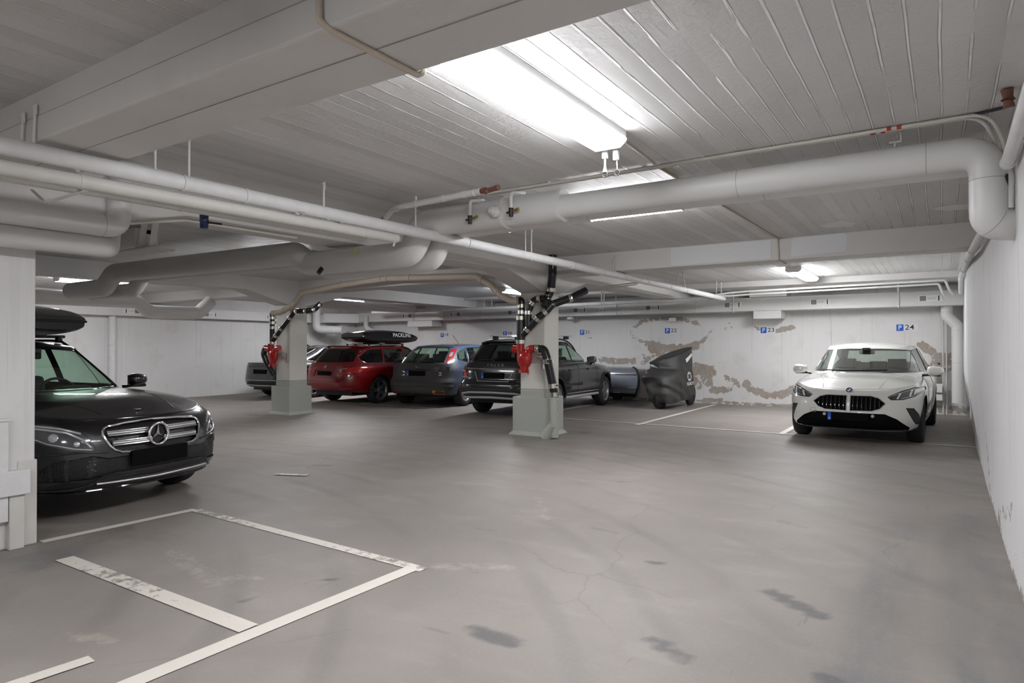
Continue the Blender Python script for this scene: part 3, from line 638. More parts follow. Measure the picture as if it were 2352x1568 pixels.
# cables near fixture 1 and over the crossing beam
bm = B(); tube(bm, rounded([(-1.857, 1.577, 2.79), (-1.852, 1.577, 2.56), (-1.807, 1.60, 2.517), (-1.804, 2.045, 2.517), (-1.79, 2.065, 2.53), (-1.79, 2.065, 2.785), (-1.79, 2.4, 2.785)], [.03, .02, .015, .015, .02], 5), .0125, 10)
tag(obj('cable', bm, M['beige']), 'beige cable running down and across the foreground beam to the big lamp', 'cable')
bm = B(); tube(bm, [(-1.785, 3.97, 2.79), (-1.835, 4.84, 2.79)], .008, 8); tag(obj('cable', bm, M['beige']), 'beige cable on the ceiling between the big lamp and the cable rail', 'cable')
bm = B(); tube(bm, rounded([(-1.84, 4.92, 2.79), (-1.775, 9.005, 2.79), (-1.765, 9.008, 2.508), (-1.765, 9.485, 2.508), (-1.765, 9.485, 2.79), (-2.2, 12.25, 2.79)], [.02]*4, 4), .010, 8)
tag(obj('cable', bm, M['beige']), 'thin cable running from the ducts over the crossing beam to the far lamp', 'cable')
# pipe along right wall
t = empty('wall_pipe', (.32, 0, 0), 0, 'white pipe running high along the right wall', 'pipe')
q = [(.0, -1.5, 2.60), (.0, 4.75, 2.455)]; bm = B(); tube(bm, q, .034, 14); rings_at(bm, q, [4.5, 6.2], .040, .05, 14); obj('pipe_body', bm, M['pipew'], t)
q = rounded([(-.0, 6.4, 2.42), (-.045, 8.6, 2.43), (-.065, 12.2, 2.50), (-.05, 13.8, 2.58), (-.03, 14.8, 2.40)], [.4, .4, .3], 5); bm = B(); tube(bm, q, .036, 14); rings_at(bm, q, [2.2, 3.3, 4.9, 6.3], .041, .10, 14); obj('pipe_body', bm, M['pipew'], t)
for y0 in (4.86, 4.95): bm = B(); tube(bm, rounded([(.005, y0, 2.42), (.01, y0+.1, 2.30), (.012, y0+.12, 2.18)], .1, 5), .007, 8); obj('cable', bm, M['dark'], t)
bm = B(); tube(bm, [(.30, 4.45, 2.795), (.305, 4.46, 2.755), (.305, 4.46, 2.74)], [.03, .024, .034], 12); tube(bm, [(.305, 4.46, 2.74), (.31, 4.47, 2.70)], [.022, .028], 12)
tag(obj('stub_pipe', bm, M['rust']), 'rusty stub pipe poking out at the top of the right wall', 'pipe stub')
# pair of pipes along the back
for k, (z0, dy, lab) in enumerate(((2.60, 0, 'upper'), (2.545, .12, 'lower'))):
    x1 = .05 - .10*k
    q = rounded([(-4.12, 14.50+dy, 2.53-.02*k), (-3.90, 14.55+dy, z0-.04), (-3.5, 14.6+dy, z0-.02), (x1, 14.6+dy, z0+.03), (x1+.06, 14.7+dy, z0-.14), (x1+.12, 14.9+dy, z0-.22)], [.06, .3, .05, .08], 6)
    t = pipe_thing('back_pipe', q, .022, M['pipew'], f'{lab} thin white pipe of the pair crossing above the wall duct', 'pipe', 'pair of thin pipes above the wall duct', [1.6, 3.3], 1.3, .02, 14)
q = [(-14.9, 14.8, 2.455), (-9, 14.8, 2.445), (-4.4, 14.8, 2.475)]
pipe_thing('back_pipe', q, .045, M['pipew'], 'white pipe running left to right in front of the wall duct behind both columns', 'pipe', None, [2, 3.3, 5.0, 6.6, 8.3, 9.3], 1.08, .03, 16)
for x in (-14.0, -13.75, -12.7, -10.9, -10.6, -10.35): rod(x, 14.8, 2.48, 2.74, f'hanger rod above the back pipe, {"left of" if x < -11.2 else "right of"} the farther main beam', False)

# wall duct with vents
t = empty('wall_duct', (0, 15.6, 2.21), 0, 'long white rectangular duct along the back wall with vents', 'duct')
bm = B(); box(bm, -16.35, .42, 0, .5, 0, .30); obj('duct_body', bm, D, t, smooth=False, bevel=.006)
for x in (-15.9, -12.7, -11.3, -9.9, -8.35, -6.9, -4.95, -4.0, -2.6, -1.3, -.1): bm = B(); box(bm, x, x+.012, -.008, .4, -.008, .308); obj('flange', bm, D, t, smooth=False)
def vent(x, parent, flip, y=0, z=.10, ax='x'):
    v = [('vent_frame', -.20, .20, -.012, -.062, .062, M['fixture']), ('vent_grille', -.18, -.07, -.016, -.05, .05, M['grey']), ('notice_card', -.055, .11, -.018, -.038, .038, M['signwhite']), ('vent_slot', .135, .155, -.02, -.05, .05, M['ink'])]
    for n, a, b_, d, z0, z1, m in v:
        if flip: a, b_ = -b_, -a
        bm = B()
        if ax == 'x': box(bm, x+a, x+b_, y+d, y+d+.02, z+z0+.05, z+z1+.05)
        else: box(bm, y-d-.02, y-d, x+a, x+b_, z+z0+.05, z+z1+.05)
        if n == 'vent_frame':
            fr = obj(n, bm, m, parent, smooth=False)
        else: obj(n, bm, m, fr, smooth=False)
    bm = B()
    s = -1 if flip else 1
    if ax == 'x': box(bm, x+s*.0-.05*1, x+.05*1+s*.0+.02, y-.0215, y-.0195, z+.046, z+.052)
    else: box(bm, y+.0195, y+.0215, x-.05, x+.06, z+.046, z+.052)
    obj('card_print', bm, M['grey'], fr, smooth=False)
import math as _m
for px, fl_ in ((1332, 0), (1500, 0), (1683, 0), (1884, 0), (2137, 0), (1180, 0), (1046, 1), (935, 1)):
    tt = (px-1176)/1510; rx = -.5476+tt*.8368; ry = .8368+tt*.5476; x = rx/ry*15.6
    vent(x, t, fl_)
t = empty('wall_duct', (-17.1, 0, 2.165), 0, 'long white rectangular duct along the left wall with vents', 'duct')
bm = B(); box(bm, -.3, 0, -2, 14.75, 0, .27); prism(bm, [(0, 14.75), (.75, 15.6), (.75, 15.95), (.2, 16), (-.3, 15.4), (-.3, 14.75)], 'z', .02, .32); obj('duct_body', bm, D, t, smooth=False, bevel=.006)
for y, fl_ in ((8.62, 1), (10.75, 0), (12.75, 1)): vent(y, t, fl_, 0, .07, 'y')
bm = B(); box(bm, -.02, .008, 7.8, 7.812, -.008, .278); obj('flange', bm, D, t, smooth=False)
# boxes under the wall duct
bm = B(); box(bm, -3.62, -3.02, 15.62, 16.14, 2.03, 2.21); tag(obj('junction_box', bm, D, smooth=False, bevel=.006), 'white box under the wall duct above bay 23', 'box')
bm = B(); box(bm, -14.2, -13.2, 15.65, 16.14, 2.02, 2.21); tag(obj('junction_box', bm, D, smooth=False, bevel=.006), 'white box under the wall duct above the red car roof box', 'box')
bm = B(); cyl(bm, (-8.45, 15.8, 2.13), (-8.45, 15.8, 2.21), .09); tag(obj('duct_stub', bm, D), 'short round white stub under the wall duct left of sign 21', 'duct stub')
bm = B(); box(bm, -5.75, -5.6, 16.0, 16.14, 2.02, 2.12); tag(obj('wall_block', bm, D, smooth=False), 'tiny white block on the wall above sign 22', 'block')
bm = B(); box(bm, -3.7, -2.9, 15.62, 16.14, 2.52, 2.675); tag(obj('duct_riser', bm, D, smooth=False), 'white rectangular duct riser above the wall duct', 'duct')
for x in (-4.05, -.75, -7.0, -11.8, -13.9): bm = B(); box(bm, x-.012, x+.012, 15.56, 15.585, 2.19, 2.675); tag(obj('duct_strap', bm, M['pipew'], smooth=False), f'flat vertical strap holding the wall duct {"above bay 22" if x == -4.05 else "at the right above the white car" if x == -.75 else "left of the nearer column" if x == -7.0 else "above the red car" if x == -11.8 else "near the far corner"}', 'strap')
# down pipe at the right end of the back wall
p = rounded([(.08, 15.85, 2.21), (.08, 15.85, 2.02), (.26, 15.85, 1.80), (.26, 15.85, .27)], .07, 6)
pipe_thing('down_duct', p, [.105]*len(p), D, 'white round down duct in the right corner beside the radiator', 'duct', None, [.12, .55, 1.2], 1.02, .008, 24)
for x in (.015, .075): bm = B(); tube(bm, [(x, 16.05, 2.2), (x, 16.05, .02)], .014, 8); rings_at(bm, [(x, 16.05, 2.2), (x, 16.05, .02)], [.6], .02, .03, 8); tag(obj('heating_pipe', bm, M['pipeg']), f'thin vertical heating pipe beside the corner radiator, {"left" if x < .05 else "right"} one', 'pipe', 'heating pipes beside the radiator')
# white bent vent pipe left of the corner, and thin downpipe on left wall
p = rounded([(-16.9, 14.3, 2.74), (-16.9, 14.3, 1.95), (-16.2, 14.75, 1.93)], .18, 8)
pipe_thing('vent_pipe', p, .125, M['pipew'], 'bright white pipe bending sideways behind the farther column', 'pipe', None, None)
p = rounded([(-15.9, 15.5, 2.4), (-15.9, 15.5, 2.02), (-15.5, 15.6, 1.8)], .1, 5); pipe_thing('vent_pipe', p, .075, M['pipeg'], 'slim white pipe dropping from the wall duct behind the roof box', 'pipe', None, None)
p = [(-17.3, 8.25, 2.17), (-17.3, 8.25, .02)]; pipe_thing('down_pipe', p, .085, M['pipew'], 'white vertical downpipe on the left wall behind the black car', 'pipe', None, [.75], 1.03, .01)
# left bay duct
p = rounded([(-13.5, 1.0, 2.24), (-13.5, 6.9, 2.30), (-13.5, 7.15, 2.10), (-13.5, 8.2, 2.12), (-13.5, 8.5, 2.40)], [.2, .2, .2], 7)
pipe_thing('air_duct', p, .135, D, 'white round duct in the left bay above the black car roof box', 'duct', None, [7.2], 1.03, .02, 24)
p = rounded([(-13.4, 10.3, 2.5), (-13.2, 14.8, 2.5)], .1); pipe_thing('air_duct', p, .12, D, 'pale duct passing behind the farther column at the top', 'duct')
# hanging fan box between main beams
t = empty('fan_box', (-6.85, 3.55, 2.50), 0, 'white metal fan box hung on bent straps above the left duct', 'fan box')
bm = B(); box(bm, -.20, .10, -.12, .12, -.12, .09); obj('box_body', bm, D, t, smooth=False, bevel=.008)
bm = B(); tube(bm, [(-.16, .02, .13), (.10, .02, .13)], .09, 20); obj('fan_drum', bm, M['pipeg'], t)
for dx in (.13, .34):
    bm = B(); q = rounded([(dx+.10, -.08, .20), (dx+.08, -.09, .08), (dx, -.08, -.12)], .1, 6); tube(bm, q, .032, 10, flat=.2); obj('hanging_strap', bm, M['pipew'], t)
bm = B(); box(bm, -.35, .40, -.12, .12, -.14, -.125); obj('tray', bm, M['pipeg'], t, smooth=False)
# dark blue valve with lever near it
t = empty('ball_valve', (-4.62, 2.85, 2.31), 0, 'dark blue ball valve with lever under the long pipes', 'valve')
bm = B(); tube(bm, [(0, 0, .07), (0, 0, -.03)], [.032, .028], 12); tube(bm, [(.02, 0, .02), (-.0, 0, .02)], .03, 10); obj('valve_body', bm, M['bluegrey'], t)
bm = B(); tube(bm, [(0, 0, .02), (.13, .06, -.0)], .007, 8); obj('lever', bm, M['dark'], t)
# conduit under main beam, yellow tag, small box
bm = B(); tube(bm, rounded([(-5.3, 2.0, 2.22), (-5.3, 3.1, 2.455), (-5.25, 4.2, 2.455)], .2, 5), .012, 8); tag(obj('cable', bm, M['cablegrey']), 'pale cable clipped under the main beam at left', 'cable')
bm = B(); box(bm, -5.10, -5.04, 4.785, 4.79, 2.34, 2.41); tag(obj('label_tag', bm, M['yellow'], smooth=False), 'small yellow tag hanging in front of the thick duct', 'tag')
bm = B(); tube(bm, [(-4.12, 4.40, 2.38), (-4.12, 4.37, 2.35), (-4.13, 4.36, 2.30)], .016, 8, flat=.3); tag(obj('tape_end', bm, M['white']), 'loose white tape end under the long pipe', 'tape')
bm = B(); cyl(bm, (-5.62, 4.78, 2.19), (-5.62, 4.84, 2.26), .024); tag(obj('duct_plug', bm, M['dark']), 'small dark plug under the thick duct left part', 'plug')

# beige drain pipe between the columns
q = rounded([(-11.42, 8.52, 2.07), (-11.25, 8.60, 2.09), (-10.98, 8.7, 2.23), (-10.72, 8.7, 2.47), (-9.5, 8.7, 2.575), (-8.4, 8.7, 2.63), (-6.35, 8.66, 2.545), (-6.05, 8.66, 2.37), (-5.85, 8.62, 2.20), (-5.62, 8.60, 2.11), (-5.52, 8.60, 2.10)], .10, 5)
pipe_thing('drain_pipe', q, .056, M['beige'], 'beige drain pipe arching between the two columns below the ceiling', 'pipe', None, [.28, .45, .62, .8, 2.0, 3.05, 3.2, 3.75, 5.35, 5.75, 6.2], 1.16, .05, 18)

# black drain assemblies
def clamps(lst, parent, w=.05):
    for c, d, r in lst: bm = B(); clamp(bm, c, d, r, w); obj('pipe_clamp', bm, M['steel'], parent)
def clamp(bm, c, d, r=.052, w=.05): 
    c = Vector(c); d = Vector(d).normalized(); tube(bm, [c-d*w/2, c+d*w/2], r, 20); tube(bm, [c-d*w/2-d*.004, c-d*w/2+d*.004], r*1.06, 20); tube(bm, [c+d*w/2-d*.004, c+d*w/2+d*.004], r*1.06, 20)
    s = d.cross(Vector((0, 0, 1)) if abs(d.z) < .8 else Vector((0, 1, 0))).normalized()
    cbox(bm, c + s*(r+.012), (.022, .022, .03))
def trap(name, x, y, z, label, mirror=1, sc=1.0):
    """red enamelled double U-trap"""
    t = empty(name, (x, y, z), 0, label, 'drain trap')
    bm = B(); m = mirror
    tube(bm, rounded([(-.065*m, 0, .20), (-.065*m, 0, -.06), (.0, 0, -.16), (.075*m, 0, -.06), (.075*m, 0, .04), (.10*m, 0, .11), (.20*m, 0, .115)], [.08, .08, .08, .08, .06], 7), .062, 20)
    bmesh.ops.create_uvsphere(bm, u_segments=24, v_segments=16, radius=1, matrix=Matrix.Translation((.005*m, 0, -.05)) @ Matrix.Diagonal((.128, .085, .155, 1)))
    tube(bm, [(-.07*m, -.0, .10), (-.19*m, -.0, .10)], .058, 20); tube(bm, [(-.17*m, 0, .10), (-.195*m, 0, .10)], .064, 20)
    bmesh.ops.remove_doubles(bm, verts=bm.verts, dist=1e-5)
    obj('trap_body', bm, M['redenamel'], t)
    bm = B(); tube(bm, [(0.0, 0, -.15), (.0, 0, -.235)], [.075, .06], 20); tube(bm, [(.0, 0, -.22), (.0, 0, -.26)], .085, 8); obj('clean_out', bm, M['redenamel'], t)
    for s in (-.085, .085): bm = B(); cyl(bm, (s, -.02, -.20), (s, -.02, -.285), .009, 8); obj('bolt', bm, M['redenamel'], t)
    bm = B(); tube(bm, [(-.065*m, -.066, .20), (-.065*m, -.066, -.07)], .010, 8); obj('rib', bm, M['redenamel'], t)
    return t
# nearer column
trap('drain_trap', -5.44, 8.66, 1.25, 'red enamelled drain trap on the nearer column')
t = empty('black_drain', (-5.50, 8.66, 0), 0, 'black clamped drain pipe rising above the red trap of the nearer column', 'pipe')
BP, ST = M['blackpipe'], M['steel']
bm = B(); tube(bm, [(0, 0, 1.44), (0, 0, 1.86)], .068, 20); tube(bm, rounded([(.01, 0, 1.85), (.01, 0, 2.0), (.01, 0, 2.12), (-.06, -.02, 2.125)], .07, 6), .054, 18); obj('pipe_body', bm, BP, t)
bm = B(); q = rounded([(.03, 0, 1.58), (.30, .02, 1.84), (.42, .05, 1.93), (.50, .10, 2.04), (.72, .32, 2.15), (.85, .55, 2.27)], .06, 5); tube(bm, q, .058, 18); obj('branch', bm, BP, t)
bm = B(); q = rounded([(.40, .06, 2.00), (.41, .10, 2.12), (.45, .15, 2.26), (.51, .10, 2.5), (.51, .10, 2.79)], .06, 5); tube(bm, q, .066, 18); obj('branch', bm, BP, t)
bm = B(); q = rounded([(.14, .0, 1.66), (.14, 0, 1.93), (.22, .02, 2.12), (.40, .06, 2.14)], .09, 6); tube(bm, q, .050, 16); obj('branch', bm, BP, t)
clamps([((0, 0, 1.47), (0, 0, 1), .073), ((0, 0, 1.84), (0, 0, 1), .073), ((.01, 0, 1.93), (0, 0, 1), .059), ((.01, 0, 2.03), (0, 0, 1), .059), ((-.035, -.01, 2.122), (1, 0, 0), .059),
    ((.12, .005, 1.665), (1, 0, 1), .064), ((.29, .02, 1.83), (1, 0, .9), .064), ((.41, .045, 1.93), (1, .3, .8), .064), ((.50, .12, 2.04), (1, .6, .5), .064), ((.70, .30, 2.14), (1, 1, .5), .064),
    ((.14, 0, 1.92), (0, 0, 1), .055), ((.205, .015, 2.07), (.6, 0, .8), .055), ((.31, .04, 2.135), (1, .1, 0), .055), ((.415, .12, 2.15), (.1, .2, 1), .071), ((.455, .145, 2.28), (.2, -.1, .9), .071), ((.51, .10, 2.73), (0, 0, 1), .071)], t)
t = empty('black_drain', (-5.18, 8.62, 0), 0, 'thick black drain pipe dropping from the red trap beside the nearer column', 'pipe')
bm = B(); q = rounded([(-.02, .04, 1.365), (.10, .03, 1.36), (.17, .02, 1.20), (.245, .06, .78), (.255, .08, .68)], [.10, .08, .08], 7); tube(bm, q, .064, 20); obj('pipe_body', bm, BP, t)
clamps([(c, d, .069) for c, d in (((.0, .04, 1.363), (1, 0, 0)), ((.165, .025, 1.17), (.12, .05, -1)), ((.24, .055, .80), (.1, .05, -1)), ((.255, .08, .67), (0, 0, -1)))], t, .06)
bm = B(); tube(bm, [(.255, .08, .63), (.255, .08, .02)], .066, 20)
for z in (.40, .26, .19): tube(bm, [(.255, .08, z-.012), (.255, .08, z+.012)], .072, 20)
tube(bm, [(.12, .05, .02), (.255, .0, .22)], [.10, .05], 10)
obj('painted_pipe', bm, M['colgrey'], t)
bm = B(); tube(bm, rounded([(.31, .06, .60), (.345, .05, .57), (.345, .05, .46), (.32, .06, .43)], .02, 4), .008, 8); obj('loop_handle', bm, M['colgrey'], t)
t = empty('pipe_bracket', (-5.25, 8.75, 1.24), 0, 'steel wall bracket under the thick black pipe at the red trap of the nearer column', 'bracket')
bm = B(); box(bm, -.02, .10, -.10, .05, -.005, .005); box(bm, .07, .10, -.01, .05, -.19, 0); tube(bm, [(0, -.06, 0), (.085, .03, -.10)], .007, 6); obj('bracket_body', bm, M['alloy'], t, smooth=False)
# farther column
trap('drain_trap', -11.42, 8.55, 1.25, 'red enamelled drain trap on the farther column')
t = empty('black_drain', (-11.46, 8.56, 0), 0, 'black drain pipe with steel clamps on the farther column above its red trap', 'pipe')
bm = B(); tube(bm, rounded([(0, 0, 1.44), (0, 0, 2.0), (.02, -.02, 2.07), (.09, -.03, 2.08)], .05, 6), [.052]*9+[.052]*4 if False else .050, 18); obj('pipe_body', bm, BP, t)
bm = B(); q = rounded([(.02, 0, 1.52), (.58, .05, 2.06), (.63, .06, 2.10), (.82, .12, 2.10), (.98, .25, 2.13), (1.05, .35, 2.26)], .05, 5); tube(bm, q, .052, 18); obj('branch', bm, BP, t)
clamps([(c, d, .057) for c, d in (((0, 0, 1.47), (0, 0, 1)), ((0, 0, 1.78), (0, 0, 1)), ((0, 0, 1.88), (0, 0, 1)), ((0, 0, 1.98), (0, 0, 1)), ((.12, .01, 1.62), (1, .1, 1)), ((.26, .02, 1.76), (1, .1, 1)), ((.50, .045, 1.98), (1, .1, 1)), ((.68, .07, 2.10), (1, .2, 0)), ((.85, .14, 2.10), (1, .5, 0)), ((.97, .24, 2.13), (.6, .6, .4)), ((1.03, .33, 2.22), (.4, .5, .8)))], t)
bm = B(); q = rounded([(-.12, .0, 1.36), (-.26, .02, 1.34), (-.36, .06, 1.24), (-.28, .1, 1.02), (-.2, .2, .8)], .09, 6); tube(bm, q, .06, 18); clamp(bm, (-.2, .01, 1.355), (1, 0, 0), .064); obj('side_outlet', bm, BP, t)
t = empty('pipe_bracket', (-11.20, 8.72, 1.24), 0, 'steel wall bracket beside the red trap of the farther column', 'bracket')
bm = B(); box(bm, -.20, .02, -.12, -.08, -.005, .005); box(bm, 0.0, .02, -.02, .02, -.17, 0); tube(bm, [(-.10, -.09, 0), (.01, 0, -.11)], .007, 6); obj('bracket_body', bm, M['alloy'], t, smooth=False)
# thin pipes right of nearer column
for k in range(2):
    bm = B(); tube(bm, rounded([(-4.75+.05*k, 9.9, 2.0), (-4.72+.05*k, 9.9, 2.1), (-4.70+.04*k, 9.9, 2.38-.03*k), (-4.1, 9.9, 2.42-.03*k), (-4.0, 9.9, 2.47)], .06, 5), .010, 8)
    tag(obj('thin_pipe', bm, M['pipeg']), f'thin bent pipe right of the nearer column top, {"outer" if k else "inner"} one', 'pipe', 'thin bent pipes right of the nearer column')

# ================================================================== SIGNS
def sign(num, px, py, w=.32, size=.135, plate=True):
    tt = (px-1176)/1510; rx = -.5476+tt*.8368; ry = .8368+tt*.5476; k = YB/ry; x = rx*k; z = 1.40 + (795-py)/1510*k*1.0
    t = empty('parking_sign', (x, YB-.004, z), 0, f'small parking sign reading P {num} on the back wall', 'sign', 'numbered parking bay signs')
    if plate: bm = B(); box(bm, -.16, -.16+w, -.006, 0, -.075, .075); obj('sign_plate', bm, M['signwhite'], t, smooth=False)
    bm = B(); box(bm, -.15, -.02, -.010, -.002, -.068, .068); pl = obj('blue_panel', bm, M['blue'], t, smooth=False)
    bm = text_mesh('P', .13, .0015, bold=.0015); xform(bm, basis((-.085, -.012, 0), (1, 0, 0), (0, 0, 1))); obj('letter', bm, M['white'], pl, smooth=False)
    bm = text_mesh(num, size, .0015, 'LEFT', bold=.0005); xform(bm, Matrix.Diagonal((1.18, 1, 1, 1))); xform(bm, basis((.0, -.008, 0), (1, 0, 0), (0, 0, 1))); obj('bay_number', bm, M['ink'], t, smooth=False)
for num, px, py in (('19', 1021, 769), ('20', 1166, 766), ('21', 1344, 763), ('22', 1541, 759), ('23', 1763, 758), ('24', 2078, 752)):
    sign(num, px, py, .40 if num == '24' else .32, .15 if num == '24' else .135)

# ================================================================== RADIATORS
def radiator(t, w, z0, z1, n, yf, depth=.06):
    bm = B(); box(bm, 0, w, yf, yf+depth, z0, z1); obj('panel', bm, M['pipew'], t, smooth=False, bevel=.006)
    for k in range(n):
        bm = B(); x = (k+.5)*w/n; box(bm, x-w/n*.33, x+w/n*.33, yf-.012, yf, z0+.03, z1-.03); obj('rib', bm, M['pipew'], t, smooth=False, bevel=.006)
    bm = B(); box(bm, -.005, w+.005, yf-.015, yf+depth+.01, z1-.012, z1+.006); obj('top_rail', bm, M['pipew'], t, smooth=False)
t = empty('radiator', (-.62, 16.0, 0), 0, 'white ribbed radiator on the back wall behind the white car', 'radiator'); radiator(t, .52, .25, .98, 7, 0)
bm = B(); cyl(bm, (.55, .0, 1.03), (.57, 0, 1.06), .03); cyl(bm, (.50, .02, .93), (.66, .02, .93), .012); obj('valve', bm, M['dark'], t)
t = empty('pipe_casing', (-.7, 15.93, 0), 0, 'white rust-stained boxed casing across the corner radiator', 'casing')
bm = B(); box(bm, -.2, .70, 0, .05, .46, .64); obj('board', bm, M['pipew'], t, smooth=False, bevel=.005)
bm = B(); box(bm, .18, .60, -.002, .01, .615, .641); obj('rust_streak', bm, simple('rust_stained_paint', (.42, .30, .22), .7, var=.5, vs=12), t, smooth=False)
bm = B(); box(bm, .58, .70, .0, .06, .30, .42); obj('bracket_block', bm, M['pipew'], t, smooth=False)
# radiator on left pillar (seen edge-on)
t = empty('radiator', (-5.385, 1.885, 0), -pi/2, 'white radiator on the left pillar at the picture edge', 'radiator')
radiator(t, .70, .20, .90, 8, .0, .035)
t = empty('pipe_casing', (-5.36, 1.29, 0), 0, 'white boxed pipe casing with cracked paint across the left pillar', 'casing')
bm = B(); box(bm, -.04, .035, -.5, .715, .375, .545); obj('board', bm, M['pipew'], t, smooth=False, bevel=.006)
bm = B(); box(bm, -.04, .01, .60, .69, 0, .385); obj('post', bm, M['pipeg'], t, smooth=False, bevel=.006)

# ================================================================== VEHICLES
def crom(xs, ys, x):
    """smooth interpolation through control values"""
    n = len(xs)
    if x <= xs[0]: return ys[0]
    if x >= xs[-1]: return ys[-1]
    i = max(k for k in range(n-1) if xs[k] <= x); h = xs[i+1]-xs[i]; t = (x-xs[i])/h
    def slope(k):
        if k == 0 or k == n-1: j = min(max(k, 1), n-1); return (ys[j]-ys[j-1])/(xs[j]-xs[j-1])
        a = (ys[k]-ys[k-1])/(xs[k]-xs[k-1]); b = (ys[k+1]-ys[k])/(xs[k+1]-xs[k])
        return 0 if a*b <= 0 else 2*a*b/(a+b)
    m0, m1 = slope(i), slope(i+1)
    return ys[i]*(2*t**3-3*t*t+1) + ys[i+1]*(3*t*t-2*t**3) + h*(m0*(t**3-2*t*t+t) + m1*(t**3-t*t))
def cv(pairs): 
    pairs = sorted(pairs); xs = [p[0] for p in pairs]; ys = [p[1] for p in pairs]
    return lambda x: crom(xs, ys, x)
def phis(p, q, a, b, n):
    """angles that space the points of a superellipse evenly along its length"""
    m = 1600; P = []
    for i in range(m+1):
        f = 2*pi*i/m; c, s = cos(f), sin(f)
        P.append((a*math.copysign(abs(c)**(2/p), c), b*math.copysign(abs(s)**(2/q), s)))
    acc = [0]
    for i in range(1, m+1): acc.append(acc[-1] + hypot(P[i][0]-P[i-1][0], P[i][1]-P[i-1][1]))
    out = []; j = 0
    for k in range(n):
        t = acc[-1]*k/n
        while acc[j+1] < t: j += 1
        out.append(2*pi*(j + (t-acc[j])/max(acc[j+1]-acc[j], 1e-9))/m)
    return out
def pip(p, poly):
    x, y = p; c = False; n = len(poly); j = n-1
    for i in range(n):
        xi, yi = poly[i]; xj, yj = poly[j]
        if (yi > y) != (yj > y) and x < (xj-xi)*(y-yi)/(yj-yi)+xi: c = not c
        j = i
    return c
AX = {'x': (1, 2), 'y': (0, 2), 'z': (0, 1)}
def cut(bm, poly, ax, pred=lambda c: True, keep=True):
    """slice polygon poly (seen along axis ax) out of bm and return it as its own bmesh"""
    i, j = AX[ax]; x0 = min(p[0] for p in poly); x1 = max(p[0] for p in poly); y0 = min(p[1] for p in poly); y1 = max(p[1] for p in poly)
    fs = []
    for f in bm.faces:
        us = [v.co[i] for v in f.verts]; vs = [v.co[j] for v in f.verts]
        if max(us) < x0 or min(us) > x1 or max(vs) < y0 or min(vs) > y1: continue
        if pred(f.calc_center_median()): fs.append(f)
    n = len(poly)
    for k in range(n):
        if not fs: break
        a, b = poly[k], poly[(k+1) % n]
        co = [0, 0, 0]; no = [0, 0, 0]; co[i], co[j] = a; no[i], no[j] = b[1]-a[1], -(b[0]-a[0])
        if hypot(no[i], no[j]) < 1e-7: continue
        es = set(); vs = set()
        for f in fs: es.update(f.edges); vs.update(f.verts)
        r = bmesh.ops.bisect_plane(bm, geom=list(vs)+list(es)+fs, plane_co=co, plane_no=no, dist=1e-5)
        fs = [g for g in r['geom'] if isinstance(g, bmesh.types.BMFace) and g.is_valid]
    ins = [f for f in fs if pip((f.calc_center_median()[i], f.calc_center_median()[j]), poly)]
    new = B(); mp = {}
    for f in ins:
        vv = []
        for v in f.verts:
            if v not in mp: mp[v] = new.verts.new(v.co)
            vv.append(mp[v])
        try: new.faces.new(vv)
        except ValueError: pass
    bmesh.ops.delete(bm, geom=ins, context='FACES')
    return new
def mir(poly): return [(-a, b) for a, b in poly][::-1]
def shell(bm, rings):
    for a, b in zip(rings[:-1], rings[1:]):
        n = len(a)
        for k in range(n):
            try: bm.faces.new([a[k], a[(k+1) % n], b[(k+1) % n], b[k]])
            except ValueError: pass

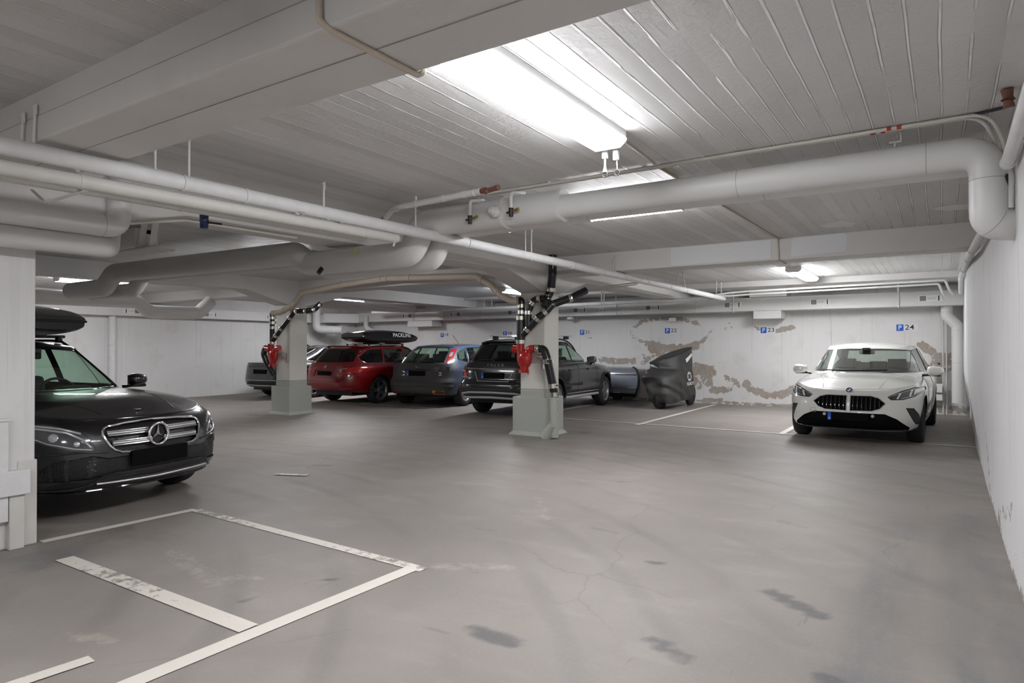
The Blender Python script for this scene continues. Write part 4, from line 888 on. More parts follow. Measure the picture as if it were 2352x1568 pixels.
class Car:
    def __init__(s, name, label, loc, rz, sp, paint, cat='car'):
        s.sp = sp; s.t = empty(name, loc, rz, label, cat); s.paint = paint
        Ln = sp['L']; s.h = Ln/2; W2 = sp['W']/2; s.W2 = W2; N_ = 132
        belt = cv(sp['belt']); top = cv(sp['top']); s.belt = belt; s.top = top; bot = cv(sp['bot'])
        lv = sp['levels']  # (s, front setback, rear setback, width setback)
        F_ = cv([(l[0], l[1]) for l in lv]); R_ = cv([(l[0], l[2]) for l in lv]); W_ = cv([(l[0], l[3]) for l in lv])
        pf, qf, pr_, qr = sp.get('pq', (8, 3.6, 9, 4.2)); ph = phis(5, 4, s.h, W2, N_)
        bm = B(); rings = []; nl = 16
        def ring(sv, k=0.0):
            xf = s.h - F_(sv); xr = -s.h + R_(sv); w = W2 - W_(sv); out = []
            for f in ph:
                c, d = cos(f), sin(f); p, q = (pf, qf) if c > 0 else (pr_, qr); a = xf if c > 0 else -xr
                out.append((math.copysign(abs(c)**(2/p), c)*a, math.copysign(abs(d)**(2/q), d)*w))
            return out
        for i in range(nl+1):
            sv = i/nl; pts = ring(sv)
            rings.append([bm.verts.new((x, y, bot(x) + sv*(belt(x)-bot(x)))) for x, y in pts])
        base = ring(1.0); nc = 14; sf, sr = sp.get('spine', (s.h-.75, -s.h+.5))
        for i in range(1, nc):
            k = i/nc; k2 = k**1.35; rr = []
            for x, y in base:
                sx = max(sr, min(sf, x)); X = x + (sx-x)*k2; Y = y*(1-k2); e = 1-(1-k2)**sp.get('crown', 2.3)
                rr.append(bm.verts.new((X, Y, belt(x)*(1-e) + e*top(X))))
            rings.append(rr)
        shell(bm, rings)
        # close centre seam
        last = rings[-1]; n = len(last)
        for k in range(n//2):
            a, b, c, d = last[k], last[k+1], last[(n-k-1) % n], last[(n-k) % n]
            vs = []
            for v in (a, b, c, d):
                if v not in vs: vs.append(v)
            if len(vs) >= 3:
                try: bm.faces.new(vs)
                except ValueError: pass
        bm.faces.new(rings[0][::-1])
        s.low = bm
        # greenhouse
        g = sp['gh']; zb = g['z0']; ph2 = phis(4.5, 5, g['xf0'], g['w0'], 112); bm2 = B(); rings = []; ng = 14; outl = None
        edge = cv(g['edge']); zr = g['crown']
        for i in range(ng+1):
            t = i/ng; te = sin(t*pi/2)**.9 if g.get('round') else t
            xf = g['xf0'] + (g['xf1']-g['xf0'])*t; xr = g['xr0'] + (g['xr1']-g['xr0'])*t**g.get('rp', 1); w = g['w0'] + (g['w1']-g['w0'])*t**1.15
            xm = (g['xf1']+g['xr1'])/2; rr = []; o = []
            for f in ph2:
                c, d = cos(f), sin(f); a = xf-xm if c > 0 else xm-xr; p, q = (4.5, 5.0) if c > 0 else g.get('pqr', (6, 5))
                x = xm + math.copysign(abs(c)**(2/p), c)*a; y = math.copysign(abs(d)**(2/q), d)*w; z0 = min(belt(x), top(x))-.03 if zb is None else zb
                rr.append(bm2.verts.new((x, y, z0 + (edge(x)-z0)*t))); o.append((x, y))
            rings.append(rr)
            if i == 0: outl = o
        b1 = [(v.co.x, v.co.y, v.co.z) for v in rings[-1]]
        sf, sr = g['xf1']-.35, g['xr1']+.3
        for i in range(1, 11):
            k = i/10; k2 = 1-(1-k)**1.0; rr = []
            if i == 10: k2 = .985
            for x, y, z in b1:
                sx = max(sr, min(sf, x)); e = 1-(1-k2)**2.4
                rr.append(bm2.verts.new((x+(sx-x)*k2, y*(1-k2), z + e*zr + (edge(x+(sx-x)*k2)-z)*k2)))
            rings.append(rr)
        shell(bm2, rings); last = rings[-1]; n = len(last)
        for k in range(n//2):
            vs = []
            for v in (last[k], last[k+1], last[(n-k-1) % n], last[(n-k) % n]):
                if v not in vs: vs.append(v)
            if len(vs) >= 3:
                try: bm2.faces.new(vs)
                except ValueError: pass
        s.up = bm2; s.edge = edge
        for b_ in (s.low, s.up): bmesh.ops.recalc_face_normals(b_, faces=b_.faces)
        s.bvh = []
        for b_ in (s.low, s.up):
            b_.faces.ensure_lookup_table(); b_.verts.index_update()
            s.bvh.append(BVHTree.FromBMesh(b_))
        # open the cabin
        cx = (g['xf0']+g['xr0'])/2
        hole = [(cx+(x-cx)*.93, y*.93) for x, y in outl][::3]
        zmin = min(belt(g['xf0']), belt(0))-.14
        cut(s.low, hole, 'z', lambda c: c.z > zmin and abs(c.y) < g['w0']*.97).free()
        # wheel arches
        wr = sp['wr']; s.ax = (sp['axf'], sp['axr'])
        for xa in s.ax:
            ra = wr + sp.get('gap', .05); circ = [(xa+ra*cos(2*pi*k/36), wr+ra*sin(2*pi*k/36)) for k in range(36)]
            cut(s.low, circ, 'y', lambda c: abs(c.y) > W2*.62 and c.z < wr+ra+.1).free()
            for sd in (1, -1):
                bm = B(); arc = [(xa+ra*1.0*cos(a), wr+ra*1.0*sin(a)) for a in [pi*k/24*1.10-.16 for k in range(25)]]
                yb = s.yat(xa, wr+ra+.02); ys = [min(s.yat(x+(.01 if x > xa else -.01), max(z+.005, .33)), yb) for x, z in arc]
                v0 = [bm.verts.new((x, sd*(y_-.006), z)) for (x, z), y_ in zip(arc, ys)]; v1 = [bm.verts.new((x, sd*(yb-.32), z)) for x, z in arc]
                for k in range(24): bm.faces.new([v0[k], v0[k+1], v1[k+1], v1[k]])
                bm.faces.new(v1)
                obj('wheel_well', bm, M['dark'], s.t)
    def yat(s, x, z):
        for b in s.bvh:
            h = b.ray_cast(Vector((x, 3, z)), Vector((0, -1, 0)))
            if h[0] is not None: return h[0].y
        return s.W2
    def hit(s, ax, u, v, sgn=1):
        o = {'x': Vector((4*sgn, u, v)), 'y': Vector((u, 3*sgn, v)), 'z': Vector((u, v, 4*sgn))}[ax]; d = -o.copy(); 
        d = {'x': Vector((-sgn, 0, 0)), 'y': Vector((0, -sgn, 0)), 'z': Vector((0, 0, -sgn))}[ax]
        best = None
        for b in s.bvh:
            h = b.ray_cast(o, d)
            if h[0] is not None and (best is None or h[3] < best[2]): best = (h[0], h[1], h[3])
        return best
    def pts(s, line, ax, sgn=1, off=0, closed=False, step=.03):
        P = list(line) + ([line[0]] if closed else []); out = []
        for a, b in zip(P[:-1], P[1:]):
            n = max(1, int(hypot(b[0]-a[0], b[1]-a[1])/step))
            for k in range(n): out.append((a[0]+(b[0]-a[0])*k/n, a[1]+(b[1]-a[1])*k/n))
        if not closed: out.append(P[-1])
        res = []
        for u, v in out:
            h = s.hit(ax, u, v, sgn)
            if h:
                n = h[1]; d = {'x': Vector((sgn, 0, 0)), 'y': Vector((0, sgn, 0)), 'z': Vector((0, 0, sgn))}[ax]
                if n.dot(d) < 0: n = -n
                res.append(h[0] + n*off)
        return res
    def seam(s, name, line, ax, sgn=1, r=.004, m='dark', off=0, closed=False, parent=None, flat=1.0, sy=False):
        runs = [(line, sgn)]
        if sy: runs.append((mir(line), sgn) if ax == 'x' else (line, -sgn))
        o = None
        for q, sg in runs:
            p = s.pts(q, ax, sg, off, closed)
            if len(p) > 1:
                if sy and ax == 'x' and sum(abs(a[0]+b[0]) for a, b in zip(q, q[::-1])) < .01 and q is not line: continue
                bm = B(); tube(bm, p, r, 8, closed=closed, flat=flat); o = obj(name, bm, M[m] if isinstance(m, str) else m, parent or s.t)
        return o
    def rail(s, x0, x1, y, h, r, m='gloss'):
        for sd in (1, -1):
            P = []; n = 22
            for i in range(n+1):
                x = x0+(x1-x0)*i/n; hh = s.hit('z', x, y*sd); e = min(1, min(i, n-i)/2.5)
                P.append(Vector((x, y*sd, hh[0].z + h*sin(e*pi/2) - .004)))
            bm = B(); tube(bm, P, r, 10); obj('roof_rail', bm, M[m], s.t)
    def panel(s, name, poly, ax, m, sgn=1, src='low', push=0.0, both=False, pred=None, parent=None, thick=0.0):
        """cut a panel out of the shell"""
        bmS = s.low if src == 'low' else s.up; out = []
        sides = [(poly, 1)] 
        if both: sides = [(poly, 1), (mir(poly) if ax == 'x' else poly, -1)]
        for q, sd in sides:
            if pred is not None: pr2 = (lambda c, sd=sd: pred(c, sd))
            elif ax == 'x': pr2 = lambda c: c.x*sgn > 0
            elif ax == 'y': pr2 = (lambda c, sd=sd: c.y*sgn*sd > 0)
            else: pr2 = lambda c: c.z > .3
            b = cut(bmS, q, ax, pr2)
            if len(b.faces) == 0: b.free(); continue
            if name == 'air_curtain':      # keep only the main piece
                todo = set(b.faces); best = []
                while todo:
                    st = [todo.pop()]; isl = list(st)
                    while st:
                        for e in st.pop().edges:
                            for f2 in e.link_faces:
                                if f2 in todo: todo.discard(f2); st.append(f2); isl.append(f2)
                    if len(isl) > len(best): best = isl
                bs = set(best); bmesh.ops.delete(b, geom=[f for f in b.faces if f not in bs], context='FACES')
            d = {'x': Vector((-sgn*push, 0, 0)), 'y': Vector((0, -sgn*sd*push, 0)), 'z': Vector((0, 0, -push))}[ax]
            if push: bmesh.ops.translate(b, vec=d, verts=b.verts)
            if thick:
                pass
            out.append(obj(name, b, M[m] if isinstance(m, str) else m, parent or s.t, angle=60))
        return out
    def window(s, poly, ax, glass='glass', sgn=1, both=False, src='up', trim=.011, name='window', push=.004, pred=None):
        cx = sum(p[0] for p in poly)/len(poly); cy = sum(p[1] for p in poly)/len(poly)
        fr = s.panel('window_surround', poly, ax, 'gloss', sgn, src, 0, both, pred)
        # glass = the same area, trim left as a tube ring
        for k, o in enumerate(fr):
            o.name = name; o.data.name = name; o.data.materials.clear(); o.data.materials.append(M[glass])
        for sd in ((1, -1) if both else (1,)):
            q = poly if sd == 1 or ax == 'y' else mir(poly)
            p = s.pts(q, ax, sgn*(sd if ax == 'y' else 1), .001, True)
            if len(p) > 3: bm = B(); tube(bm, p, trim/2, 8, closed=True, flat=.6); obj('window_trim', bm, M['gloss'], fr[min(len(fr)-1, 0 if sd == 1 else 1)] if fr else s.t)
        return fr
    def finish(s):
        obj('body', s.low, s.paint, s.t, angle=50); obj('roof', s.up, s.paint, s.t, angle=50)
        sp = s.sp; g = sp['gh']; W2 = s.W2
        bm = B(); zf = sp['bot'][0][1]+.03; box(bm, -s.h+.35, s.h-.45, -W2+.28, W2-.28, zf-.02, zf+.12); obj('underbody', bm, M['dark'], s.t, smooth=False)
        # dark cabin tub
        bm = B(); x0, x1 = g['xr0']+.12, g['xf0']-.10; yy = g['w0']-.05; z0, z1 = .36, s.belt(0)-.03
        a = [(x0, -yy), (x1, -yy), (x1, yy), (x0, yy)]; lo = [bm.verts.new((*p, z0)) for p in a]; hi = [bm.verts.new((*p, z1)) for p in a]
        bm.faces.new(lo)
        for i in range(4): bm.faces.new([lo[i], lo[(i+1) % 4], hi[(i+1) % 4], hi[i]])
        obj('cabin_lining', bm, M['seat'], s.t, smooth=False)
        zs = sp.get('seatz', .50)
        fx = sp.get('seatx', (.15, -.75))
        for x, ys in ((fx[0], (.38, -.38)), (fx[1], (.42, 0, -.42))):
            for y in ys:
                st = None; bm = B()
                back = x < 0 and len(ys) == 3
                cbox(bm, (x+.05, y, zs), (.50, .46 if not back else .42, .16)); cbox(bm, (x-.26, y, zs+.30), (.13, .46 if not back else .44, .56), Matrix.Rotation(radians(-14), 3, 'Y').to_4x4())
                st = obj('seat', bm, M['seat'], s.t, smooth=False, bevel=.05)
                bm = B(); cbox(bm, (x-.36, y, zs+.67-(.06 if back else 0)), (.10, .27, .17)); cbox(bm, (x-.35, y, zs+.57), (.03, .12, .1)); obj('headrest', bm, M['seat'], st, smooth=False, bevel=.035)
        bm = B(); xd = g['xf0']-.30; cbox(bm, (xd-.05, 0, s.belt(xd)-.10), (.50, g['w0']*2-.2, .20)); cbox(bm, (xd-.28, .38, s.belt(xd)+.0), (.16, .34, .10)); obj('dashboard', bm, M['seat'], s.t, smooth=False, bevel=.04)
        bm = B(); c = Vector((xd-.48, .38, s.belt(xd)-.05)); R_ = Matrix.Rotation(radians(-25), 3, 'Y')
        tube(bm, [c + R_ @ Vector((0, .185*cos(a), .185*sin(a))) for a in [2*pi*k/24 for k in range(24)]], .014, 8, closed=True)
        tube(bm, [c + R_ @ Vector((0, -.18, 0)), c + R_ @ Vector((0, .18, 0))], .02, 8); obj('steering_wheel', bm, M['seat'], s.t)
        if sp.get('imirror', True):
            bm = B(); xm = g['xf0'] + (g['xf1']-g['xf0'])*.8 - .12; zm = s.edge(g['xf1'])-.08; cbox(bm, (xm, 0, zm), (.03, .23, .065)); cbox(bm, (xm+.06, 0, zm+.05), (.1, .12, .05)); obj('rear_view_mirror', bm, M['dark'], s.t, smooth=False, bevel=.02)
    def wheels(s, style, rimmat='alloy', rim_r=None, yoff=.0):
        wr = s.sp['wr']; rr = rim_r or wr*.70; wd = .215
        prof = [(rr, -wd/2+.01), (rr+.015, -wd/2), (wr-.03, -wd/2+.004), (wr-.006, -wd/2+.03), (wr, -wd/2+.06), (wr, wd/2-.06), (wr-.006, wd/2-.03), (wr-.03, wd/2-.004), (rr+.015, wd/2), (rr, wd/2-.01)]
        tb = B(); lathe(tb, prof, 'y', seg=44, close=True)
        for k in range(3):   # tread grooves
            pass
        ty = bpy.data.meshes.new('tyre'); 
        for f in tb.faces: f.smooth = True
        tb.to_mesh(ty); tb.free(); ty.materials.append(M['rubber'])
        rb = B()
        lathe(rb, [(rr+.004, wd/2-.004), (rr-.012, wd/2-.01), (rr-.03, wd/2-.05), (rr-.03, -wd/2)], 'y', seg=44, caps=False)
        bk = B()
        lathe(bk, [(.001, -.02), (rr-.03, -.02)], 'y', seg=30)
        lathe(bk, [(.001, .0), (rr*.62, .0), (rr*.62, .01), (.001, .01)], 'y', seg=30)
        nsp, w0, w1, dbl = style; yo = wd/2-.03
        for k in range(nsp):
            for dd in ((-dbl, dbl) if dbl else (0,)):
                a = 2*pi*k/nsp + dd; ca, sa = cos(a), sin(a)
                v = []
                for r_, w_, y_ in ((.03, w0, yo), (rr-.015, w1, yo+.012)):
                    for sx, sy in ((-1, 0), (1, 0), (1, -.03), (-1, -.03)):
                        px_, pz_ = r_*ca - sx*w_*sa, r_*sa + sx*w_*ca; v.append(rb.verts.new((px_, y_+sy, pz_)))
                for q in ((0, 1, 2, 3), (4, 5, 6, 7), (0, 1, 5, 4), (1, 2, 6, 5), (2, 3, 7, 6), (3, 0, 4, 7)): rb.faces.new([v[i] for i in q])
        lathe(rb, [(.065, yo-.02), (.065, yo+.006), (.055, yo+.012), (.0, yo+.014)], 'y', seg=24)
        bmesh.ops.recalc_face_normals(rb, faces=rb.faces)
        rm = bpy.data.meshes.new('rim'); rb.to_mesh(rm); rb.free(); rm.materials.append(M[rimmat] if isinstance(rimmat, str) else rimmat)
        bd = bpy.data.meshes.new('brake_disc'); bk.to_mesh(bd); bk.free(); bd.materials.append(M['dark'])
        first = None
        for xa in s.ax:
            y = min(s.yat(xa, wr*2+s.sp.get('gap', .05)+.03), s.W2) - wd/2 - .015 + yoff
            for sd in (1, -1):
                w = bpy.data.objects.new('wheel', ty); COL.objects.link(w); w.parent = s.t; w.location = (xa, y*sd, wr)
                if sd < 0: w.rotation_euler = (0, 0, pi)
                for nm, me in (('rim', rm), ('brake_disc', bd)):
                    o = bpy.data.objects.new(nm, me); COL.objects.link(o); o.parent = w
    def mirrors(s, x, z, m=None, lower='dark', yo=None, sc=1.0):
        y0 = yo or s.yat(x, z-.04); m = m or s.paint
        for sd in (1, -1):
            bm = B(); bmesh.ops.create_uvsphere(bm, u_segments=20, v_segments=12, radius=1)
            for v in bm.verts:
                c = v.co; c.x = math.copysign(abs(c.x)**.8, c.x); c.y = math.copysign(abs(c.y)**.7, c.y); c.z = math.copysign(abs(c.z)**.75, c.z)
                if c.x < 0: c.x *= .35
                c.x *= .10*sc; c.y *= .115*sc; c.z *= (.075 - .012*c.y/.115*1)*sc
                c += Vector((x, sd*(y0+.155*sc), z+.02))
            mo = obj('wing_mirror', bm, m, s.t)
            bm = B(); tube(bm, [(x+.0, sd*(y0-.02), z-.05), (x, sd*(y0+.08), z-.045), (x-.0, sd*(y0+.22), z-.045)], [.03, .028, .035], 12, flat=.6); obj('mirror_base', bm, M[lower], mo)
            bm = B(); cbox(bm, (x-.037, sd*(y0+.155*sc), z+.02), (.008, .19*sc, .12*sc)); obj('mirror_glass', bm, M['chrome'], mo, smooth=False, bevel=.03)
    def plate(s, x, z, sgn, y=0, blue=True, w=.52, h=.115, tilt=0):
        hh = s.hit('x', y, z, sgn); X = hh[0].x if hh else x*sgn
        bm = B(); box(bm, X-.006 if sgn < 0 else X+.002, X+.002 if sgn < 0 else X+.014, y-w/2, y+w/2, z-h/2, z+h/2); 
        if sgn < 0: bmesh.ops.translate(bm, vec=(-.008, 0, 0), verts=bm.verts)
        p = obj('number_plate', bm, M['plate'], s.t, smooth=False, bevel=.004)
        if blue:
            yb = -w/2+.02 if sgn > 0 else w/2-.02
            xx = X+.0145 if sgn > 0 else X-.0145
            bm = B(); box(bm, xx-.002, xx+.002, y+yb-.022, y+yb+.022, z-h/2+.004, z+h/2-.004); pb = obj('blue_band', bm, M['blue'], p, smooth=False)
            bm = B(); c = Vector((xx+.0025*sgn, y+yb, z-h/4)); 
            q = text_mesh('S', .035, .0005, bold=.001); xform(q, basis(c, (0, sgn, 0), (0, 0, 1))); obj('country_letter', q, M['white'], pb, smooth=False)
            bm.free()
    def badge(s, ax, u, v, sgn, r, kind='ring'):
        h = s.hit(ax, u, v, sgn); n = h[1]
        d = {'x': Vector((sgn, 0, 0)), 'y': Vector((0, sgn, 0)), 'z': Vector((0, 0, sgn))}[ax]
        if n.dot(d) < 0: n = -n
        p = h[0] + n*.006; up = (Vector((0, 0, 1)) - n*n.z).normalized() if abs(n.z) < .95 else Vector((-1, 0, 0)); rt = up.cross(n).normalized()
        m = Matrix((rt, up, n)).transposed().to_4x4(); m.translation = p; return m
def roundel(car, ax, u, v, sgn, r):
    m = car.badge(ax, u, v, sgn, r)
    bm = B(); lathe(bm, [(0, .002), (r*.98, .002), (r*.98, -.004)], 'z', seg=28); xform(bm, m); o = obj('badge', bm, M['gloss'], car.t)
    bm = B(); tube(bm, [(r*cos(a), r*sin(a), .003) for a in [2*pi*k/28 for k in range(28)]], r*.07, 8, closed=True); tube(bm, [(r*.62*cos(a), r*.62*sin(a), .003) for a in [2*pi*k/28 for k in range(28)]], r*.05, 8, closed=True); xform(bm, m); obj('badge_ring', bm, M['chrome'], o)
    for q, mt in ((0, 'white'), (1, 'blue'), (2, 'white'), (3, 'blue')):
        bm = B(); c = bm.verts.new((0, 0, .004)); ar = [bm.verts.new((r*.6*cos(a), r*.6*sin(a), .004)) for a in [pi/2*q + pi/2*k/8 for k in range(9)]]
        for k in range(8): bm.faces.new([c, ar[k], ar[k+1]])
        xform(bm, m); obj('badge_quarter', bm, M[mt], o, smooth=False)
def lettering(car, s_, ax, u, v, sgn, size, m='chrome', spacing=1.0, name='lettering', depth=.003):
    mt = car.badge(ax, u, v, sgn, .01); bm = text_mesh(s_, size, depth, spacing=spacing, bold=size*.02); xform(bm, mt); return obj(name, bm, M[m], car.t, smooth=False)

# ---------------------------------------------------------------- white hatchback/saloon, front towards us
P_white = paintm('white_car_paint', (.74, .74, .70), .25)
sp = dict(L=4.36, W=1.80, wr=.325, axf=1.33, axr=-1.34, gap=.045,
    bot=[(2.2, .20), (1.0, .22), (-2.2, .25)], belt=[(2.18, .70), (1.95, .80), (1.6, .86), (1.2, .89), (.7, .93), (0, .95), (-1.5, 1.0), (-2.2, 1.0)],
    top=[(2.1, .76), (1.9, .85), (1.6, .915), (1.2, .96), (.8, 1.0), (0, .95), (-1.6, 1.0), (-2.0, 1.04), (-2.2, 1.0)],
    levels=[(0, .10, .12, .10), (.08, .03, .06, .04), (.3, .0, .0, .015), (.5, .01, .0, .0), (.72, .03, .03, .0), (.9, .075, .07, .035), (1, .14, .1, .085)],
    gh=dict(z0=None, xf0=.98, xf1=.22, xr0=-1.95, xr1=-1.2, w0=.83, w1=.635, edge=[(.3, 1.375), (-.3, 1.415), (-1.2, 1.37)], crown=.05), seatx=(.02, -.85), seatz=.43)
c = Car('car', 'white compact saloon car facing us in front of sign 24', (-1.04, 12.66, 0), radians(-92.4), sp, P_white)
kid = [(.022, .695), (.28, .698), (.38, .672), (.465, .60), (.40, .522), (.30, .485), (.022, .478)]
for k_ in (kid, mir(kid)):
    pn = c.panel('grille', k_, 'x', 'plate', 1, push=.03)
    c.seam('grille_frame', k_, 'x', 1, .007, 'satin', .002, True, pn[0] if pn else None)
    bm = B()
    for i in range(7):
        y = (.06+i*.055)*(1 if k_ is kid else -1); zt = .685-.012*(i > 4)-.03*(i > 5); h = c.hit('x', y, .6)
        tube(bm, [(c.hit('x', y, zt)[0].x-.012, y, zt), (h[0].x-.004, y, .6), (c.hit('x', y, .50 if i < 6 else .54)[0].x-.015, y, .50 if i < 6 else .54)], .011, 8)
    obj('grille_bars', bm, M['gloss'], pn[0])
hl = [(.49, .690), (.53, .655), (.66, .662), (.80, .705), (.885, .77), (.87, .81), (.78, .815), (.64, .765)]
for sd in (0, 1):
    q = mir(hl) if sd else hl; pn = c.panel('headlight', q, 'x', 'lensdark', 1, push=.004); par = pn[0]
    c.seam('headlight_edge', q, 'x', 1, .008, 'gloss', 0, True, par)
    for e in ([(.60, .665), (.635, .745)], [(.74, .70), (.76, .79)]): c.seam('light_blade', mir(e) if sd else e, 'x', 1, .013, 'white', -.0, False, par, .5)
    for e in ([(.50, .688), (.55, .715), (.64, .752), (.78, .80)], [(.64, .668), (.78, .705)]): c.seam('chrome_blade', mir(e) if sd else e, 'x', 1, .005, 'chrome', .001, False, par)
    e = [(.775, .72), (.845, .765), (.84, .795), (.79, .79)]; e = mir(e) if sd else e
    bm = B(); p = c.pts(e, 'x', 1, .006, True, .02); bm.faces.new([bm.verts.new(v) for v in p]); obj('reflector', bm, M['clearlens'], par, smooth=False)
low = [(-.46, .455), (.46, .455), (.60, .39), (.74, .27), (.72, .215), (-.72, .215), (-.74, .27), (-.60, .39)]
pn = c.panel('lower_grille', low, 'x', 'plate', 1, push=.03)
c.seam('lower_lip', [(-.72, .232), (0, .225), (.72, .232)], 'x', 1, .009, 'gloss', .004)
sv = [(.70, .545), (.79, .54), (.835, .46), (.872, .285), (.80, .31), (.755, .42)]
for sd in (0, 1): c.panel('air_curtain', mir(sv) if sd else sv, 'x', 'dark', 1, push=.02)
for y in (-.31, .31): 
    bm = B(); h = c.hit('x', y, .42); tube(bm, [h[0] + Vector((-.03, 0, 0)), h[0] + Vector((.004, 0, 0))], .022, 12); obj('parking_sensor', bm, M['satin'], c.t)
c.plate(2.18, .395, 1, 0.0); roundel(c, 'x', 0, .765, 1, .041)
c.seam('bonnet_seam', [(-.80, .845), (-.55, .80), (0, .775), (.55, .80), (.80, .845)], 'x', 1, .0035, 'dark', -.0015)
for sd in (1, -1): c.seam('bonnet_crease', [(1.95, .36*sd), (1.2, .50*sd), (.85, .60*sd)], 'z', 1, .007, P_white, -.002)
c.seam('tow_cover', [(-.50, .50), (-.43, .50), (-.43, .44), (-.50, .44)], 'x', 1, .003, 'grey', -.001, True)
ws = [(-.765, 1.0), (-.69, 1.18), (-.60, 1.335), (-.3, 1.355), (.3, 1.355), (.60, 1.335), (.69, 1.18), (.765, 1.0), (.3, .985), (-.3, .985)]
c.window(ws, 'x', 'glassclear', 1, pred=lambda p, s_: p.x > 0)
c.window([(-.60, 1.09), (-.50, 1.32), (.50, 1.32), (.60, 1.09)], 'x', 'glassclear', -1, pred=lambda p, s_: p.x < -.9)
c.window([(.72, 1.0), (.10, 1.34), (-.28, 1.365), (-.28, 1.0)], 'y', 'glass', 1, both=True)
c.window([(-.34, 1.0), (-.34, 1.365), (-.95, 1.32), (-1.42, 1.16), (-1.36, 1.04)], 'y', 'glass', 1, both=True)
c.seam('door_seam', [(.78, .30), (.80, .60), (.74, .94)], 'y', 1, .004, sy=True); c.seam('door_seam', [(-.30, .28), (-.30, .95)], 'y', 1, .004, sy=True)
c.seam('side_crease', [(1.0, .74), (0, .78), (-1.9, .82)], 'y', 1, .006, P_white, -.003, sy=True)
c.seam('sill', [(.95, .26), (-.95, .27)], 'y', 1, .02, 'gloss', -.008, sy=True)
c.seam('wiper', [(-.60, 1.015), (-.1, 1.01), (.35, 1.025)], 'x', 1, .007, 'dark', .006)
c.mirrors(.55, 1.0, yo=.82); c.wheels((5, .035, .022, .16), 'dark', .235); c.finish()
for sd in (1, -1):
    bm = B(); cbox(bm, (1.05, .0, 0), (.01, .01, .01)); bm.free()

# ---------------------------------------------------------------- black estate, front towards the right (left of the picture)
P_black = paintm('black_car_paint', (.004, .004, .005), .30, coat=.7)
sp = dict(L=4.93, W=1.852, wr=.335, axf=1.625, axr=-1.315, gap=.05,
    bot=[(2.47, .23), (1.9, .21), (1.0, .20), (-2.4, .24)], belt=[(2.46, .76), (2.3, .80), (2.0, .85), (1.6, .90), (1.1, .94), (.5, .96), (-2.4, 1.0)],
    top=[(2.42, .80), (2.25, .87), (2.0, .92), (1.6, .965), (1.2, .99), (1.0, 1.0), (0, .97), (-2.4, 1.0)],
    levels=[(0, .12, .12, .12), (.08, .045, .06, .05), (.25, .0, .0, .02), (.45, .01, .0, .0), (.7, .035, .03, .0), (.9, .085, .07, .03), (1, .17, .10, .08)],
    gh=dict(z0=None, xf0=1.26, xf1=.60, xr0=-2.35, xr1=-1.95, w0=.82, w1=.62, edge=[(.60, 1.385), (-.1, 1.43), (-1.95, 1.40)], crown=.045, rp=1.2), seatx=(.12, -.80), seatz=.50)
c = Car('car', 'black estate car with roof box, nose pointing right, beside the left pillar', (-8.10, 2.70, 0), radians(9.5), sp, P_black)
gr = [(-.40, .742), (-.25, .757), (0, .764), (.25, .757), (.40, .742), (.435, .733), (.455, .712), (.46, .685), (.448, .64), (.425, .595), (.39, .558), (.34, .535), (.20, .520), (0, .515), (-.20, .520), (-.34, .535), (-.39, .558), (-.425, .595), (-.448, .64), (-.46, .685), (-.455, .712), (-.435, .733)]
pn = c.panel('grille', gr, 'x', 'mesh', 1, push=.035); G = pn[0]
c.seam('grille_frame', gr, 'x', 1, .010, 'chrome', .004, True, G)
for z in (.685, .605):
    for sd in (1, -1): 
        for dz, rr_, mm_ in ((.016, .007, 'chrome'), (0, .009, 'satin'), (-.016, .007, 'chrome')):
            c.seam('grille_louvre', [(.06*sd, z+dz), (.25*sd, z+dz+.002), ((.425 if z > .65 else .40)*sd, z+dz+.004)], 'x', 1, rr_, mm_, .0, False, G)
h = c.hit('x', 0, .645); X = h[0].x + .012
bm = B(); tube(bm, [(X+.008, .092*cos(a), .645+.092*sin(a)) for a in [2*pi*k/40 for k in range(40)]], .012, 10, closed=True); obj('star_ring', bm, M['chrome'], G)
bm = B(); lathe(bm, [(0, X-.01), (.088, X-.01), (.088, X-.03)], 'x', (0, 0, .645), 32); obj('star_plate', bm, M['gloss'], G)
bm = B()
for k in range(3):
    a = pi/2 + 2*pi*k/3; tip = Vector((X+.004, .083*cos(a), .645+.083*sin(a))); l = Vector((X-.002, .016*cos(a+pi/3), .645+.016*sin(a+pi/3))); r_ = Vector((X-.002, .016*cos(a-pi/3), .645+.016*sin(a-pi/3))); cc = Vector((X+.016, 0, .645))
    v = [bm.verts.new(q) for q in (tip, l, cc, r_)]; bm.faces.new([v[0], v[1], v[2]]); bm.faces.new([v[0], v[2], v[3]])
obj('star', bm, M['chrome'], G, smooth=False)
hl = [(.525, .575), (.555, .66), (.60, .725), (.72, .775), (.84, .80), (.90, .775), (.885, .72), (.80, .635), (.68, .585), (.58, .562)]
for sd in (0, 1):
    q = mir(hl) if sd else hl; pn = c.panel('headlight', q, 'x', 'lensdark', 1, push=.004)
    if not pn: continue
    par = pn[0]; f = (lambda e: mir(e)) if sd else (lambda e: e)
    c.seam('light_strip', f([(.60, .705), (.70, .75), (.84, .785)]), 'x', 1, .009, 'clearlens', .001, False, par)
    c.seam('light_strip', f([(.555, .595), (.60, .66), (.68, .72), (.80, .755), (.87, .765)]), 'x', 1, .009, 'clearlens', .001, False, par)
    c.seam('light_strip', f([(.55, .575), (.66, .595), (.78, .64), (.87, .715)]), 'x', 1, .005, 'satin', .001, False, par)
    for y, z_, r_ in ((.75, .685, .034), (.64, .63, .022)):
        y = y*(1 if not sd else -1); m2 = c.badge('x', y, z_, 1, .03); bm = B(); lathe(bm, [(0, .004), (r_*.6, .003), (r_, -.004), (r_, -.01)], 'z', seg=20); xform(bm, m2); obj('projector_lens', bm, M['clearlens'], par)
